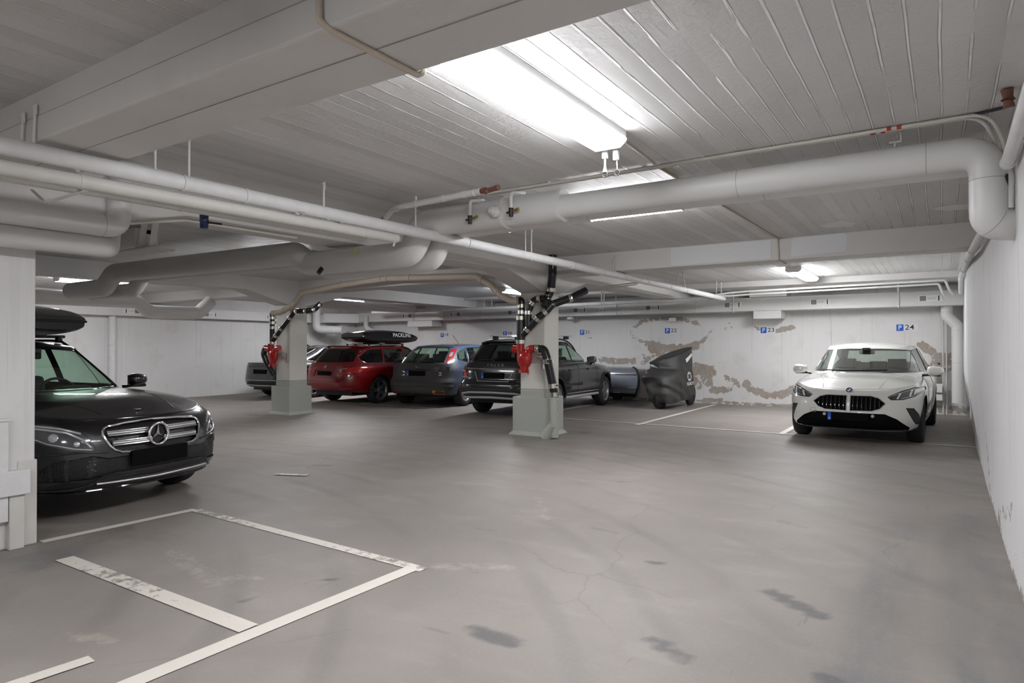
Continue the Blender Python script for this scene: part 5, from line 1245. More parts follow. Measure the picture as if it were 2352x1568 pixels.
mesh_ = [(-.80, .34), (-.85, .40), (-.76, .50), (-.55, .53), (-.45, .50), (.45, .50), (.55, .53), (.76, .50), (.85, .40), (.80, .34), (.54, .35), (.42, .38), (-.42, .38), (-.54, .35)]
c.panel('lower_grille', mesh_, 'x', 'mesh', 1, push=.02)
c.seam('bumper_crease', [(.86, .55), (.62, .565), (.44, .545)], 'x', 1, .009, P_black, 0, sy=True)
c.seam('lower_chrome_strip', [(-.52, .305), (0, .29), (.52, .305)], 'x', 1, .008, 'satin', .008); c.seam('lip_edge', [(-.84, .27), (-.66, .27), (-.58, .29), (-.48, .36), (-.40, .375), (.40, .375), (.48, .36), (.58, .29), (.66, .27), (.84, .27)], 'x', 1, .012, 'gloss', .003)
c.seam('splitter', [(-.80, .245), (0, .24), (.80, .245)], 'x', 1, .014, 'gloss', .004)
c.plate(2.4, .470, 1, 0.0, False, .54, .13)
h = c.hit('z', 2.16, 0); m_ = Matrix.Translation(h[0] + Vector((0, 0, .004)))
bm = B(); tube(bm, [(.024*cos(a), .024*sin(a), 0) for a in [2*pi*k/20 for k in range(20)]], .005, 6, closed=True); lathe(bm, [(0, .001), (.02, .001)], 'z', seg=16); xform(bm, m_); obj('bonnet_badge', bm, M['chrome'], c.t)
c.seam('bonnet_seam', [(-.78, .845), (-.5, .80), (0, .79), (.5, .80), (.78, .845)], 'x', 1, .0035, 'gloss', -.001)
for sd in (1, -1): c.seam('bonnet_crease', [(2.2, .34*sd), (1.6, .52*sd), (1.15, .62*sd)], 'z', 1, .012, P_black, -.0085)
ws = [(-.775, .995), (-.70, 1.16), (-.60, 1.345), (-.3, 1.37), (.3, 1.37), (.60, 1.345), (.70, 1.16), (.775, .995), (.3, .985), (-.3, .985)]
c.window(ws, 'x', 'glass', 1, pred=lambda p, s_: p.x > 0)
c.window([(1.02, .99), (.50, 1.34), (-.12, 1.37), (-.12, .99)], 'y', 'glass', 1, both=True)
c.window([(-.22, .99), (-.22, 1.37), (-1.0, 1.37), (-1.15, .99)], 'y', 'glass', 1, both=True)
c.window([(-1.22, 1.0), (-1.08, 1.36), (-1.75, 1.34), (-2.0, 1.1)], 'y', 'glassdark', 1, both=True)
c.window([(-.62, 1.06), (-.54, 1.33), (.54, 1.33), (.62, 1.06)], 'x', 'glassdark', -1, pred=lambda p, s_: p.x < -1.5)
c.seam('roof_edge_trim', [(1.08, .985), (.55, 1.365), (-.2, 1.40), (-1.7, 1.39)], 'y', 1, .010, 'gloss', .004, sy=True)
c.rail(.35, -1.8, .60, .035, .014)
for x in (.1, -.75):
    bm = B(); tube(bm, [(x, -.66, 1.505), (x, .66, 1.505)], .016, 8); cb = obj('cross_bar', bm, M['dark'], c.t)
    for sd in (1, -1): bm = B(); tube(bm, [(x, .60*sd, 1.44), (x, .60*sd, 1.51)], .035, 10); obj('bar_foot', bm, M['dark'], cb)
c.mirrors(.90, 1.02, P_black, 'gloss', .80, .85); c.wheels((5, .04, .025, .14), 'alloy'); c.finish()
def roofbox(label, loc, rz, ln, w, h, tip=.35, fy=0, letters=None):
    """streamlined roof box, front towards +x, origin at its base centre"""
    t = empty('roof_box', loc, rz, label, 'roof box'); rings = []; bm = B(); bm2 = B(); n = 20
    def sec(x, zs):
        u = (x+ln/2)/ln; tt = cv([(0, .76), (.05, .86), (.35, 1.0), (.6, .97), (.85, .80), (.97, .64), (1, .55)])(u)*h
        b = cv([(0, .30), (.08, .10), (.2, .0), (.75, .0), (.93, .08), (1, .16)])(u)*h; ww = w/2*cv([(0, .92), (.06, .97), (.4, 1), (.75, .95), (.93, .82), (1, .70)])(u)
        return tt, b, ww
    split = .40*h
    for bmx, up in ((bm, True), (bm2, False)):
        rings = []
        for i in range(n+1):
            x = -ln/2 + ln*i/n; tt, b, ww = sec(x, 0); ring = []
            K = 16
            for k in range(K+1):
                a = pi*k/K; cy, cz = cos(a), sin(a)
                y = ww*math.copysign(abs(cy)**.45, cy); z = abs(cz)**.55
                z = split + (max(tt, split+.01)-split)*z if up else split-.012 - (split-b)*z
                if not up: y *= .965
                ring.append(bmx.verts.new((x, y, z)))
            rings.append(ring)
        for a_, b_ in zip(rings[:-1], rings[1:]):
            for k in range(K): bmx.faces.new([a_[k], a_[k+1], b_[k+1], b_[k]])
        for r_ in (rings[0], rings[-1]): bmx.faces.new(r_)
    lidtree = BVHTree.FromBMesh(bm)
    lid = obj('lid', bm, M['gloss'], t); obj('base_tray', bm2, M['dark'], t)
    bm = B()
    for sd in (1, -1): tube(bm, [(-ln/2 + ln*i/n, sd*(sec(-ln/2+ln*i/n, 0)[2]+.003), split-.006) for i in range(n+1)], .013, 8)
    tube(bm, [(ln/2+.004, y, split-.006) for y in (-sec(ln/2, 0)[2], sec(ln/2, 0)[2])], .013, 8); tube(bm, [(-ln/2-.004, y, split-.006) for y in (-sec(-ln/2, 0)[2], sec(-ln/2, 0)[2])], .013, 8)
    obj('lid_rim', bm, M['dark'], t)
    for x in (-.42, .42): bm = B(); cbox(bm, (x, 0, -.015), (.10, .5, .05)); obj('clamp_block', bm, M['dark'], t, smooth=False, bevel=.01)
    return t, lidtree
t, lt = roofbox('black roof box on the black estate car at the left', (-8.10-.36, 2.70+.15, 1.53), radians(9.5), 2.1, .80, .33)

# ---------------------------------------------------------------- red estate, rear towards us
P_red = paintm('deep_red_car_paint', (.20, .004, .006), .26, coat=.8)
sp = dict(L=4.63, W=1.81, wr=.33, axf=1.53, axr=-1.27, gap=.045,
    bot=[(2.3, .20), (1, .22), (-1.2, .24), (-2.3, .33)], belt=[(2.3, .72), (2.0, .82), (1.2, .90), (.5, .95), (-1.2, .99), (-2.3, 1.0)],
    top=[(2.2, .80), (1.2, .96), (0, .95), (-2.3, 1.0)],
    levels=[(0, .10, .10, .10), (.08, .03, .03, .04), (.3, .0, .0, .015), (.5, .01, .02, .0), (.75, .04, .07, .0), (.9, .08, .10, .02), (1, .15, .13, .07)],
    gh=dict(z0=None, xf0=1.1, xf1=.32, xr0=-2.17, xr1=-1.80, w0=.81, w1=.60, edge=[(.3, 1.36), (-.4, 1.395), (-1.8, 1.375)], crown=.025, rp=1.3, pqr=(5, 4)), seatz=.48)
c = Car('car', 'red estate car with roof box, seen from its tail, next to the farther column', (-12.50, 13.05, 0), radians(91), sp, P_red)
c.window([(-.66, 1.03), (-.55, 1.33), (.55, 1.33), (.66, 1.03), (.3, 1.02), (-.3, 1.02)], 'x', 'glassdark', -1, pred=lambda p, s_: p.x < -1.5)
c.window([(.80, 1.0), (.20, 1.315), (-.20, 1.335), (-.20, 1.0)], 'y', 'glassdark', 1, both=True)
c.window([(-.26, 1.0), (-.26, 1.335), (-.92, 1.335), (-1.02, 1.0)], 'y', 'glassdark', 1, both=True)
c.window([(-1.08, 1.0), (-.98, 1.33), (-1.45, 1.30), (-1.78, 1.14), (-1.74, 1.04), (-1.62, 1.0)], 'y', 'glassdark', 1, both=True)
c.window([(-.70, 1.0), (-.56, 1.34), (.56, 1.34), (.70, 1.0)], 'x', 'glass', 1, pred=lambda p, s_: p.x > 0)
c.seam('window_brightwork', [(-1.0, .985), (-1.62, .985), (-1.80, 1.06), (-1.80, 1.15), (-1.5, 1.32)], 'y', 1, .006, 'chrome', .004, sy=True)
tl = [(.50, .74), (.49, .86), (.62, .895), (.80, .92), (.93, .91), (.93, .80), (.86, .76), (.62, .735)]
for sd in (0, 1): c.panel('tail_light', mir(tl) if sd else tl, 'x', 'redlens', -1, push=-.004, pred=lambda p, s_: p.x < -1.62); c.seam('lamp_edge', mir(tl) if sd else tl, 'x', -1, .005, 'gloss', .003, True)
for sd in (1, -1): c.seam('lamp_glow_bar', [(.52*sd, .80), (.70*sd, .805), (.84*sd, .85)], 'x', -1, .010, 'redtape', .006); c.seam('lamp_clear_bar', [(.52*sd, .86), (.66*sd, .88)], 'x', -1, .008, 'clearlens', .006)
c.seam('tailgate_seam', [(-.66, .98), (-.63, .62), (-.50, .56), (.50, .56), (.63, .62), (.66, .98)], 'x', -1, .004, 'dark', -.001)
c.seam('bumper_crease', [(-.80, .46), (0, .455), (.80, .46)], 'x', -1, .010, P_red, 0)
c.panel('diffuser', [(-.72, .25), (-.62, .345), (.62, .345), (.72, .25), (.70, .2), (-.70, .2)], 'x', 'dark', -1, push=.0)
c.seam('reflector_strip', [(.50, .385), (.74, .392)], 'x', -1, .012, 'redlens', .003, sy=True)
c.panel('plate_recess', [(-.34, .68), (-.34, .83), (.34, .83), (.34, .68)], 'x', P_red, -1, push=.012)
c.plate(2.2, .755, -1, 0, False, .46, .105); roundel(c, 'x', 0, .905, -1, .04)
c.seam('tailgate_handle', [(-.30, .845), (.30, .845)], 'x', -1, .010, P_red, .003)
c.seam('roof_spoiler', [(-.60, 1.365), (-.3, 1.385), (.3, 1.385), (.60, 1.365)], 'x', -1, .032, P_red, .022, False, None, .6)
c.seam('side_crease', [(1.2, .80), (0, .84), (-1.9, .88)], 'y', 1, .007, P_red, -.003, sy=True)
c.seam('door_seam', [(-.23, .28), (-.23, .98)], 'y', 1, .004, sy=True); c.seam('door_seam', [(-1.0, .98), (-.98, .78), (-.90, .60), (-.86, .32)], 'y', 1, .004, sy=True)
for x in (-.85, .15): c.seam('door_handle', [(x, .87), (x+.2, .87)], 'y', 1, .014, P_red, .012, sy=True)
c.rail(.2, -1.7, .60, .03, .013)
for x in (-.15, -.95):
    bm = B(); tube(bm, [(x, -.62, 1.46), (x, .62, 1.46)], .014, 8); cb = obj('cross_bar', bm, M['dark'], c.t)
    for sd in (1, -1): bm = B(); tube(bm, [(x, .60*sd, 1.41), (x, .60*sd, 1.47)], .03, 8); obj('bar_foot', bm, M['dark'], cb)
bm = B(); prism(bm, [(-1.35, 1.405), (-1.25, 1.45), (-1.10, 1.405)], 'y', -.02, .02); obj('aerial_fin', bm, P_red, c.t, bevel=.008)
c.mirrors(.78, 1.0, P_red); c.wheels((5, .028, .018, .17), 'alloy', .245); c.finish()
t, lt = roofbox('black roof box with white lettering on the red estate car', (-12.62, 12.90, 1.50), radians(91), 2.2, .84, .33)
tm = text_mesh('PACKLINE', .135, .0, bold=.004, spacing=1.05); xform(tm, Matrix.Diagonal((1.18, 1, 1, 1)))
bmesh.ops.subdivide_edges(tm, edges=[e for e in tm.edges if e.calc_length() > .03], cuts=2)
for v in tm.verts:
    u_, w_ = .34+v.co.x, .195+v.co.y; h = lt.ray_cast(Vector((u_, -2, w_)), Vector((0, 1, 0))); v.co = Vector((u_, h[0].y-.006, w_)) if h[0] is not None else Vector((u_, -.35, w_))
obj('lettering', tm, M['white'], t, smooth=False)

# ---------------------------------------------------------------- blue-grey hatchback, rear towards us
P_blue = paintm('dusty_blue_car_paint', (.060, .095, .165), .28, dirt=1.0, dcol=(.040, .038, .036))
sp = dict(L=4.34, W=1.84, wr=.325, axf=1.33, axr=-1.31, gap=.045,
    bot=[(2.2, .22), (-1.2, .24), (-2.2, .30)], belt=[(2.2, .74), (1.6, .86), (.9, .93), (0, .96), (-1.3, 1.0), (-2.2, .98)],
    top=[(2.0, .85), (1.2, .98), (0, .95), (-2.2, .98)],
    levels=[(0, .10, .06, .10), (.08, .03, .0, .04), (.3, .0, -.0, .01), (.42, .0, .01, .0), (.55, .01, .10, .0), (.8, .06, .14, .005), (1, .15, .19, .06)],
    gh=dict(z0=None, xf0=1.15, xf1=.45, xr0=-2.02, xr1=-1.42, w0=.82, w1=.60, edge=[(.45, 1.39), (-.2, 1.44), (-1.42, 1.395)], crown=.03, rp=1.5, pqr=(4.5, 3.6)), seatz=.52)
c = Car('car', 'dusty blue-grey hatchback seen from its tail between the red and the black estate', (-10.45, 13.55, 0), radians(98), sp, P_blue)
c.window([(-.60, 1.03), (-.50, 1.36), (.50, 1.36), (.60, 1.03), (.3, 1.015), (-.3, 1.015)], 'x', 'glass', -1, pred=lambda p, s_: p.x < -1.2)
tl = [(.635, 1.0), (.575, 1.18), (.53, 1.33), (.59, 1.355), (.645, 1.20), (.72, 1.0)]
for sd in (0, 1): c.panel('tail_light', mir(tl) if sd else tl, 'x', 'redlens', -1, 'up', push=-.004, pred=lambda p, s_: p.x < -1.2)
for sd in (1, -1): 
    e = [(.60*sd, 1.15), (.568*sd, 1.25), (.60*sd, 1.26), (.638*sd, 1.16)]; bm = B(); p = c.pts(e, 'x', -1, .014, True, .03); bm.faces.new([bm.verts.new(v) for v in p]); obj('reversing_light', bm, M['clearlens'], c.t, smooth=False)
c.window([(.92, .99), (.30, 1.35), (-.10, 1.375), (-.10, .98)], 'y', 'glass', 1, both=True)
c.window([(-.16, .98), (-.16, 1.375), (-.85, 1.36), (-.98, 1.0)], 'y', 'glass', 1, both=True)
c.window([(-1.04, 1.02), (-.92, 1.35), (-1.32, 1.24), (-1.42, 1.10)], 'y', 'glass', 1, both=True)
c.window([(-.70, 1.0), (-.56, 1.36), (.56, 1.36), (.70, 1.0)], 'x', 'glass', 1, pred=lambda p, s_: p.x > 0)
c.seam('tailgate_seam', [(-.62, .98), (-.64, .60), (.64, .60), (.62, .98)], 'x', -1, .005, 'dark', -.001)
c.seam('bumper_top_edge', [(-.85, .575), (0, .565), (.85, .575)], 'x', -1, .010, 'dark', 0)
c.seam('bumper_strip', [(-.85, .49), (0, .485), (.85, .49)], 'x', -1, .012, P_blue, .002)
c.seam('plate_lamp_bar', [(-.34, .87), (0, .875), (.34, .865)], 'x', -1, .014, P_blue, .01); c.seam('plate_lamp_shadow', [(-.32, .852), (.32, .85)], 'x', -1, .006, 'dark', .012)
c.plate(2.1, .775, -1, .02, True, .50, .12)
for y in (.60, -.60):
    e = [(y-.12, .30), (y-.12, .39), (y+.12, .40), (y+.12, .31)]; bm = B(); p = c.pts(e, 'x', -1, .005, True, .03); bm.faces.new([bm.verts.new(v) for v in p]); obj('bumper_reflector', bm, M['orange'] if y < 0 else M['redlens'], c.t, smooth=False)
lettering(c, 'FOCUS', 'x', -.50, .895, -1, .042); lettering(c, 'TDCi', 'x', -.50, .845, -1, .036)
m_ = c.badge('x', 0, .93, -1, .03); bm = B(); tube(bm, [(.05*cos(a), .022*sin(a), .003) for a in [2*pi*k/20 for k in range(20)]], .004, 6, closed=True); xform(bm, m_); o = obj('badge', bm, M['chrome'], c.t)
bm = B(); lathe(bm, [(0, 0), (1, 0)], 'z', seg=24); xform(bm, m_ @ Matrix.Diagonal((.048, .02, 1, 1))); obj('badge_field', bm, M['bluegrey'], o)
c.seam('rear_wiper', [(-.02, 1.02), (-.12, 1.045), (-.38, 1.04)], 'x', -1, .008, 'dark', .016); c.seam('roof_lip', [(-.52, 1.375), (0, 1.395), (.52, 1.375)], 'x', -1, .018, P_blue, .004)
bm = B(); tube(bm, [(-.1, 0, 1.46), (-.42, 0, 1.68)], .005, 6); obj('aerial', bm, M['dark'], c.t)
c.seam('door_seam', [(-.13, .28), (-.13, .96)], 'y', 1, .004, sy=True)
c.seam('side_crease', [(1.2, .78), (-1.95, .84)], 'y', 1, .007, P_blue, -.003, sy=True)
c.mirrors(.80, 1.0); c.wheels((5, .04, .03, 0), 'alloy', .21); c.finish()

# ---------------------------------------------------------------- black raised estate with roof bars, rear towards us
P_char = paintm('charcoal_car_paint', (.012, .012, .016), .22)
sp = dict(L=4.84, W=1.87, wr=.35, axf=1.49, axr=-1.32, gap=.06,
    bot=[(2.4, .27), (1, .28), (-1.2, .30), (-2.4, .38)], belt=[(2.4, .80), (2.0, .90), (1.3, .98), (.6, 1.03), (-1.2, 1.08), (-2.4, 1.08)],
    top=[(2.3, .88), (1.3, 1.04), (0, 1.03), (-2.4, 1.08)],
    levels=[(0, .10, .10, .09), (.08, .03, .03, .03), (.28, .0, .0, .0), (.42, .01, .01, .01), (.5, .02, .09, .0), (.75, .05, .12, .0), (.9, .08, .15, .03), (1, .15, .18, .08)],
    gh=dict(z0=None, xf0=1.12, xf1=.30, xr0=-2.24, xr1=-1.92, w0=.80, w1=.60, edge=[(.3, 1.45), (-.4, 1.50), (-1.92, 1.47)], crown=.025, rp=1.3, pqr=(6, 4)), seatz=.60)
c = Car('car', 'black raised estate car with roof bars behind the nearer column', (-7.50, 12.78, 0), radians(95), sp, P_char)
c.window([(-.66, 1.12), (-.57, 1.43), (.57, 1.43), (.66, 1.12), (.3, 1.105), (-.3, 1.105)], 'x', 'glassdark', -1, pred=lambda p, s_: p.x < -1.6)
# tall lamps flanking the rear window and bulging below
tlu = [(.70, 1.06), (.61, 1.43), (.66, 1.43), (.80, 1.06)]
for sd in (0, 1): c.panel('tail_light', mir(tlu) if sd else tlu, 'x', 'redlens', -1, 'up', push=-.006, pred=lambda p, s_: p.x < -1.6)
tll = [(.60, .80), (.66, .95), (.70, 1.06), (.86, 1.06), (.93, .96), (.95, .80), (.80, .785)]
for sd in (0, 1):
    pn = c.panel('tail_light', mir(tll) if sd else tll, 'x', 'redlens', -1, 'low', push=-.01, pred=lambda p, s_: p.x < -1.5)
    e = [(.67, .90), (.71, 1.0), (.82, 1.0), (.84, .90)]; e = mir(e) if sd else e
    bm = B(); p = c.pts(e, 'x', -1, .018, True, .03); bm.faces.new([bm.verts.new(v) for v in p]); obj('reversing_light', bm, M['clearlens'], c.t, smooth=False)
    e = [(.60, .79), (.75, .78), (.93, .80)]; c.seam('lamp_base_strip', mir(e) if sd else e, 'x', -1, .014, 'clearlens', .012)
c.seam('chrome_strip', [(-.66, .965), (0, .955), (.66, .965)], 'x', -1, .010, 'chrome', .006)
lettering(c, 'VOLVO', 'x', -.03, 1.03, -1, .062, 'chrome', 2.3)
lettering(c, 'D5', 'x', -.56, .72, -1, .06); lettering(c, 'AWD', 'x', -.56, .655, -1, .035)
c.seam('plate_recess', [(-.42, .90), (-.34, .72), (.34, .72), (.42, .90)], 'x', -1, .006, 'satin', .002)
c.plate(2.2, .83, -1, .0, True, .50, .12)
c.panel('lower_bumper', [(-.93, .42), (-.93, .62), (-.6, .60), (.6, .60), (.93, .62), (.93, .42), (.6, .33), (-.6, .33)], 'x', 'dark', -1, push=-.002)
bm = B(); 
prof_ = c.pts([(-.74, .37), (-.68, .47), (-.50, .50), (0, .51), (.50, .50), (.68, .47), (.74, .37)], 'x', -1, .006); tube(bm, prof_, .026, 10, flat=.8)
prof_ = c.pts([(-.66, .40), (0, .415), (.66, .40)], 'x', -1, .004); tube(bm, prof_, .034, 10, flat=.8)
obj('skid_plate', bm, M['satin'], c.t)
for y in (-.60, .60):
    bm = B(); h = c.hit('x', y, .375); tube(bm, [(h[0].x+.15, y, .365), (h[0].x-.035, y, .365)], .052, 18, caps=False); tube(bm, [(h[0].x-.02, y, .365), (h[0].x-.036, y, .365)], .056, 18, caps=False); obj('exhaust_tip', bm, M['chrome'], c.t)
bm = B(); h = c.hit('x', 0, .42); tube(bm, [(h[0].x-.02, 0, .46), (h[0].x-.05, 0, .40), (h[0].x-.04, 0, .30), (h[0].x+.1, 0, .28)], [.05, .04, .04, .04], 12); obj('tow_bar', bm, M['dark'], c.t)
for sd in (1, -1):
    c.seam('bumper_reflector', [(.84*sd, .60), (.90*sd, .60)], 'x', -1, .022, 'redlens', .006); c.seam('reflector_brightwork', [(.80*sd, .635), (.90*sd, .635)], 'x', -1, .006, 'chrome', .008)
c.window([(.80, 1.06), (.18, 1.40), (-.20, 1.42), (-.20, 1.06)], 'y', 'glass', 1, both=True)
c.window([(-.26, 1.06), (-.26, 1.42), (-.98, 1.42), (-1.10, 1.07)], 'y', 'glass', 1, both=True)
c.window([(-1.17, 1.08), (-1.06, 1.42), (-1.65, 1.40), (-1.95, 1.16)], 'y', 'glassdark', 1, both=True)
c.window([(-.70, 1.08), (-.57, 1.43), (.57, 1.43), (.70, 1.08)], 'x', 'glass', 1, pred=lambda p, s_: p.x > 0)
c.seam('window_brightwork', [(.92, 1.035), (-1.2, 1.045), (-1.9, 1.10)], 'y', 1, .008, 'chrome', .004, sy=True)
c.seam('sill_strip', [(1.0, .40), (-.85, .42)], 'y', 1, .012, 'chrome', .006, sy=True); c.seam('sill_cladding', [(1.02, .32), (-.85, .335)], 'y', 1, .035, 'satin', -.004, sy=True)
for xa in c.ax:
    ra = .35+.075; c.seam('arch_cladding', [(xa+ra*cos(a), .35+ra*sin(a)) for a in [pi*k/20 for k in range(21)]], 'y', 1, .022, 'dark', .0, sy=True)
c.seam('door_seam', [(-.23, .36), (-.23, 1.05)], 'y', 1, .004, sy=True); c.seam('door_seam', [(.88, .40), (.90, .7), (.84, 1.0)], 'y', 1, .004, sy=True); c.seam('door_seam', [(-1.12, 1.05), (-1.05, .85), (-.90, .62), (-.86, .42)], 'y', 1, .004, sy=True)
for x in (-.75, .28): c.seam('door_handle', [(x, .90), (x+.2, .90)], 'y', 1, .016, P_char, .014, sy=True)
c.seam('rear_wiper', [(0, 1.10), (.10, 1.13), (.42, 1.115)], 'x', -1, .009, 'dark', .012)
c.seam('roof_spoiler', [(-.60, 1.455), (-.3, 1.475), (.3, 1.475), (.60, 1.455)], 'x', -1, .03, P_char, .018, False, None, .6)
c.rail(.38, -1.80, .60, .055, .018, 'dark')
for x in (-1.15, -.15):
    bm = B(); tube(bm, [(x, -.74, 1.625), (x, .74, 1.625)], .020, 8, flat=.45); cb = obj('cross_bar', bm, M['satin'], c.t)
    for sd in (1, -1): bm = B(); cbox(bm, (x, .60*sd, 1.585), (.11, .10, .07)); obj('bar_foot', bm, M['dark'], cb, smooth=False, bevel=.015)
c.mirrors(.74, 1.08, P_char, 'dark'); c.wheels((5, .055, .035, 0), 'alloy', .235); c.finish()

# ---------------------------------------------------------------- black fastback at the far left, rear towards us
sp = dict(L=4.92, W=1.90, wr=.34, axf=1.5, axr=-1.40, gap=.05,
    bot=[(2.4, .20), (-2.4, .30)], belt=[(2.4, .74), (1.6, .88), (.6, .94), (-1.4, .96), (-2.46, .96)],
    top=[(2.3, .82), (1.2, .97), (0, .95), (-1.8, 1.0), (-2.3, 1.0), (-2.46, .98)],
    levels=[(0, .10, .12, .10), (.08, .03, .04, .04), (.3, .0, .0, .01), (.6, .02, .03, .0), (.85, .06, .05, .02), (1, .15, .06, .09)],
    gh=dict(z0=None, xf0=1.2, xf1=.35, xr0=-2.25, xr1=-.95, w0=.80, w1=.58, edge=[(.35, 1.36), (-.3, 1.40), (-.95, 1.36)], crown=.03, rp=.9))
P_blk2 = paintm('black_dusty_paint', (.010, .010, .011), .25)
c = Car('car', 'black fastback car half hidden behind the farther column', (-15.35, 13.45, 0), radians(92), sp, P_blk2)
c.window([(-.60, 1.06), (-.50, 1.33), (.50, 1.33), (.60, 1.06)], 'x', 'glassdark', -1, pred=lambda p, s_: p.x < -.6)
c.window([(.85, .99), (.25, 1.33), (-.25, 1.345), (-.25, .98)], 'y', 'glassdark', 1, both=True); c.window([(-.31, .98), (-.31, 1.345), (-.85, 1.31), (-1.5, 1.06), (-1.4, 1.0)], 'y', 'glassdark', 1, both=True)
c.window([(-.70, 1.0), (-.56, 1.34), (.56, 1.34), (.70, 1.0)], 'x', 'glassdark', 1, pred=lambda p, s_: p.x > 0)
c.seam('window_brightwork', [(-1.55, 1.02), (-1.35, 1.14), (-.8, 1.335), (.2, 1.36)], 'y', 1, .008, 'chrome', .004, sy=True)
tl = [(.50, .82), (.50, .90), (.93, .90), (.93, .82)]
for sd in (0, 1): c.panel('tail_light', mir(tl) if sd else tl, 'x', 'lensdark', -1, push=-.003, pred=lambda p, s_: p.x < -1.9)
c.seam('tail_strip', [(-.5, .86), (.5, .86)], 'x', -1, .008, 'dark', 0); lettering(c, 'A7', 'x', .60, .94, -1, .05)
c.plate(2.4, .72, -1, 0, False); c.seam('bumper_line', [(-.85, .50), (0, .49), (.85, .50)], 'x', -1, .008, 'satin', 0); c.seam('bumper_lip', [(-.80, .36), (0, .35), (.80, .36)], 'x', -1, .014, 'satin', 0)
bm = B(); prism(bm, [(-.9, 1.40), (-.82, 1.455), (-.72, 1.405)], 'y', -.02, .02); obj('aerial_fin', bm, P_blk2, c.t)
c.mirrors(.8, 1.0); c.wheels((5, .04, .03, 0), 'alloy', .24); c.finish()

# ---------------------------------------------------------------- low silver vehicle end behind the black raised estate
P_silver = paintm('silver_blue_paint', (.30, .33, .40), .25, metal=.3)
t = empty('low_silver_vehicle', (-6.95, 15.62, 0), radians(0), 'low silver-blue vehicle end with dark rounded edge beyond the black raised estate', 'vehicle')
prof = [(.0, .14), (-.10, .15), (-.20, .22), (-.24, .40), (-.25, .55), (-.22, .68), (-.19, .70), (-.15, .80), (-.06, .855), (.45, .86)]
XE = cv([(.10, .44), (.22, .52), (.40, .60), (.55, .62), (.70, .59), (.80, .53), (.86, .44)])
def strip(name, a, b, m, x0=-1.0):
    bm = B(); ps = prof[a:b]; n = 10; rows = []
    for i in range(n+1): rows.append([bm.verts.new((x0 + (XE(z)-x0)*i/n, y, z)) for y, z in ps])
    for r0, r1 in zip(rows[:-1], rows[1:]):
        for j in range(len(ps)-1): bm.faces.new([r0[j], r0[j+1], r1[j+1], r1[j]])
    return obj(name, bm, m, t)
strip('lower_skirt', 0, 3, M['dark']); strip('lower_panel', 2, 4, P_silver); strip('middle_panel', 3, 6, P_silver); strip('top_panel', 6, 10, paintm('darker_silver_paint', (.16, .17, .20), .25))
bm = B(); tube(bm, [(-1.0, -.232, .69), (.56, -.232, .69)], .008, 8); obj('panel_gap', bm, M['dark'], t)
bm = B(); tube(bm, [(-1.0, -.25, .36), (.56, -.25, .36)], .008, 8); obj('bright_line', bm, M['chrome'], t)
bm = B(); arc = [(.40, .0, .865), (.53, -.12, .82), (.61, -.20, .70), (.645, -.22, .55), (.625, -.21, .40), (.54, -.17, .22), (.45, -.10, .12)]; tube(bm, rounded(arc, .15, 5), .028, 10); obj('dark_edge', bm, M['dark'], t)
bm = B(); prism(bm, [(-.9, .10), (-.9, .84), (.36, .84), (.40, .60), (.40, .35), (.36, .12)], 'y', -.02, .30); obj('core_body', bm, M['dark'], t, smooth=False)
bm = B(); cbox(bm, (.05, -.225, .235), (.16, .006, .012)); obj('small_lettering', bm, M['white'], t, smooth=False)
for x in (-.7, -.1): bm = B(); tube(bm, [(x, .05, .10), (x, .25, .10)], .10, 16); obj('roller_wheel', bm, M['rubber'], t)

# ---------------------------------------------------------------- covered scooter
t = empty('covered_scooter', (-5.12, 14.85, 0), 0, 'scooter under a dark grey cloth cover with white ring emblem', 'scooter')
# outlines of the cloth at rising heights, world offsets from the root (x right, y away)
LV = [(.13, [(-.08,-.86),(-.36,-.72),(-.42,.2),(-.12,.72),(.14,.62),(.17,-.30),(.10,-.72)]),
      (.24, [(-.10,-.90),(-.42,-.74),(-.44,.2),(-.12,.80),(.16,.70),(.19,-.30),(.10,-.76)]),
      (.50, [(-.16,-.88),(-.52,-.74),(-.48,.2),(-.10,.78),(.16,.66),(.19,-.30),(.08,-.72)]),
      (.72, [(-.22,-.84),(-.58,-.72),(-.46,.2),(-.08,.74),(.155,.62),(.17,-.26),(.02,-.68)]),
      (.84, [(-.26,-.74),(-.52,-.66),(-.42,.2),(-.06,.70),(.15,.58),(.15,-.20),(-.04,-.58)]),
      (.90, [(-.28,-.60),(-.47,-.56),(-.38,.2),(-.04,.68),(.15,.56),(.13,-.14),(-.10,-.44)]),
      (1.0, [(-.28,-.56),(-.46,-.54),(-.36,.2),(-.02,.66),(.15,.54),(.12,-.06),(-.12,-.38)])]
TOPH = lambda x, y: max(.95, min(1.385, 1.06 + (y+.50)*.235 + (x+.40)*.12))
def spline(P, n):
    m = len(P); out = []
    for i in range(n):
        u = i/n*m; k = int(u); t = u-k; a, b, c_, d = [Vector(P[(k+j-1) % m]) for j in range(4)]
        out.append(b*.5*2*.5*2*.5 + Vector((0, 0)) if False else .5*((2*b) + (c_-a)*t + (2*a-5*b+4*c_-d)*t*t + (3*b-3*c_+d-a)*t**3))
    return out
NA = 150; bm = B(); rings = []; zs_ = [l[0] for l in LV]; spl = [spline(l[1], NA) for l in LV]
def outl(z, j): return Vector((crom(zs_, [s_[j].x for s_ in spl], z), crom(zs_, [s_[j].y for s_ in spl], z)))
def wrinkle(p, s):
    f = noise.noise(Vector((p.x*2.2, p.y*2.2, p.z*7+p.y*3))*1.0)*1.0 + sin((p.z*1.2 + p.y*.8)*15 + noise.noise(p*2.2)*4)*.55 + noise.noise(p*6)*.5
    return f*s
NZ = 34
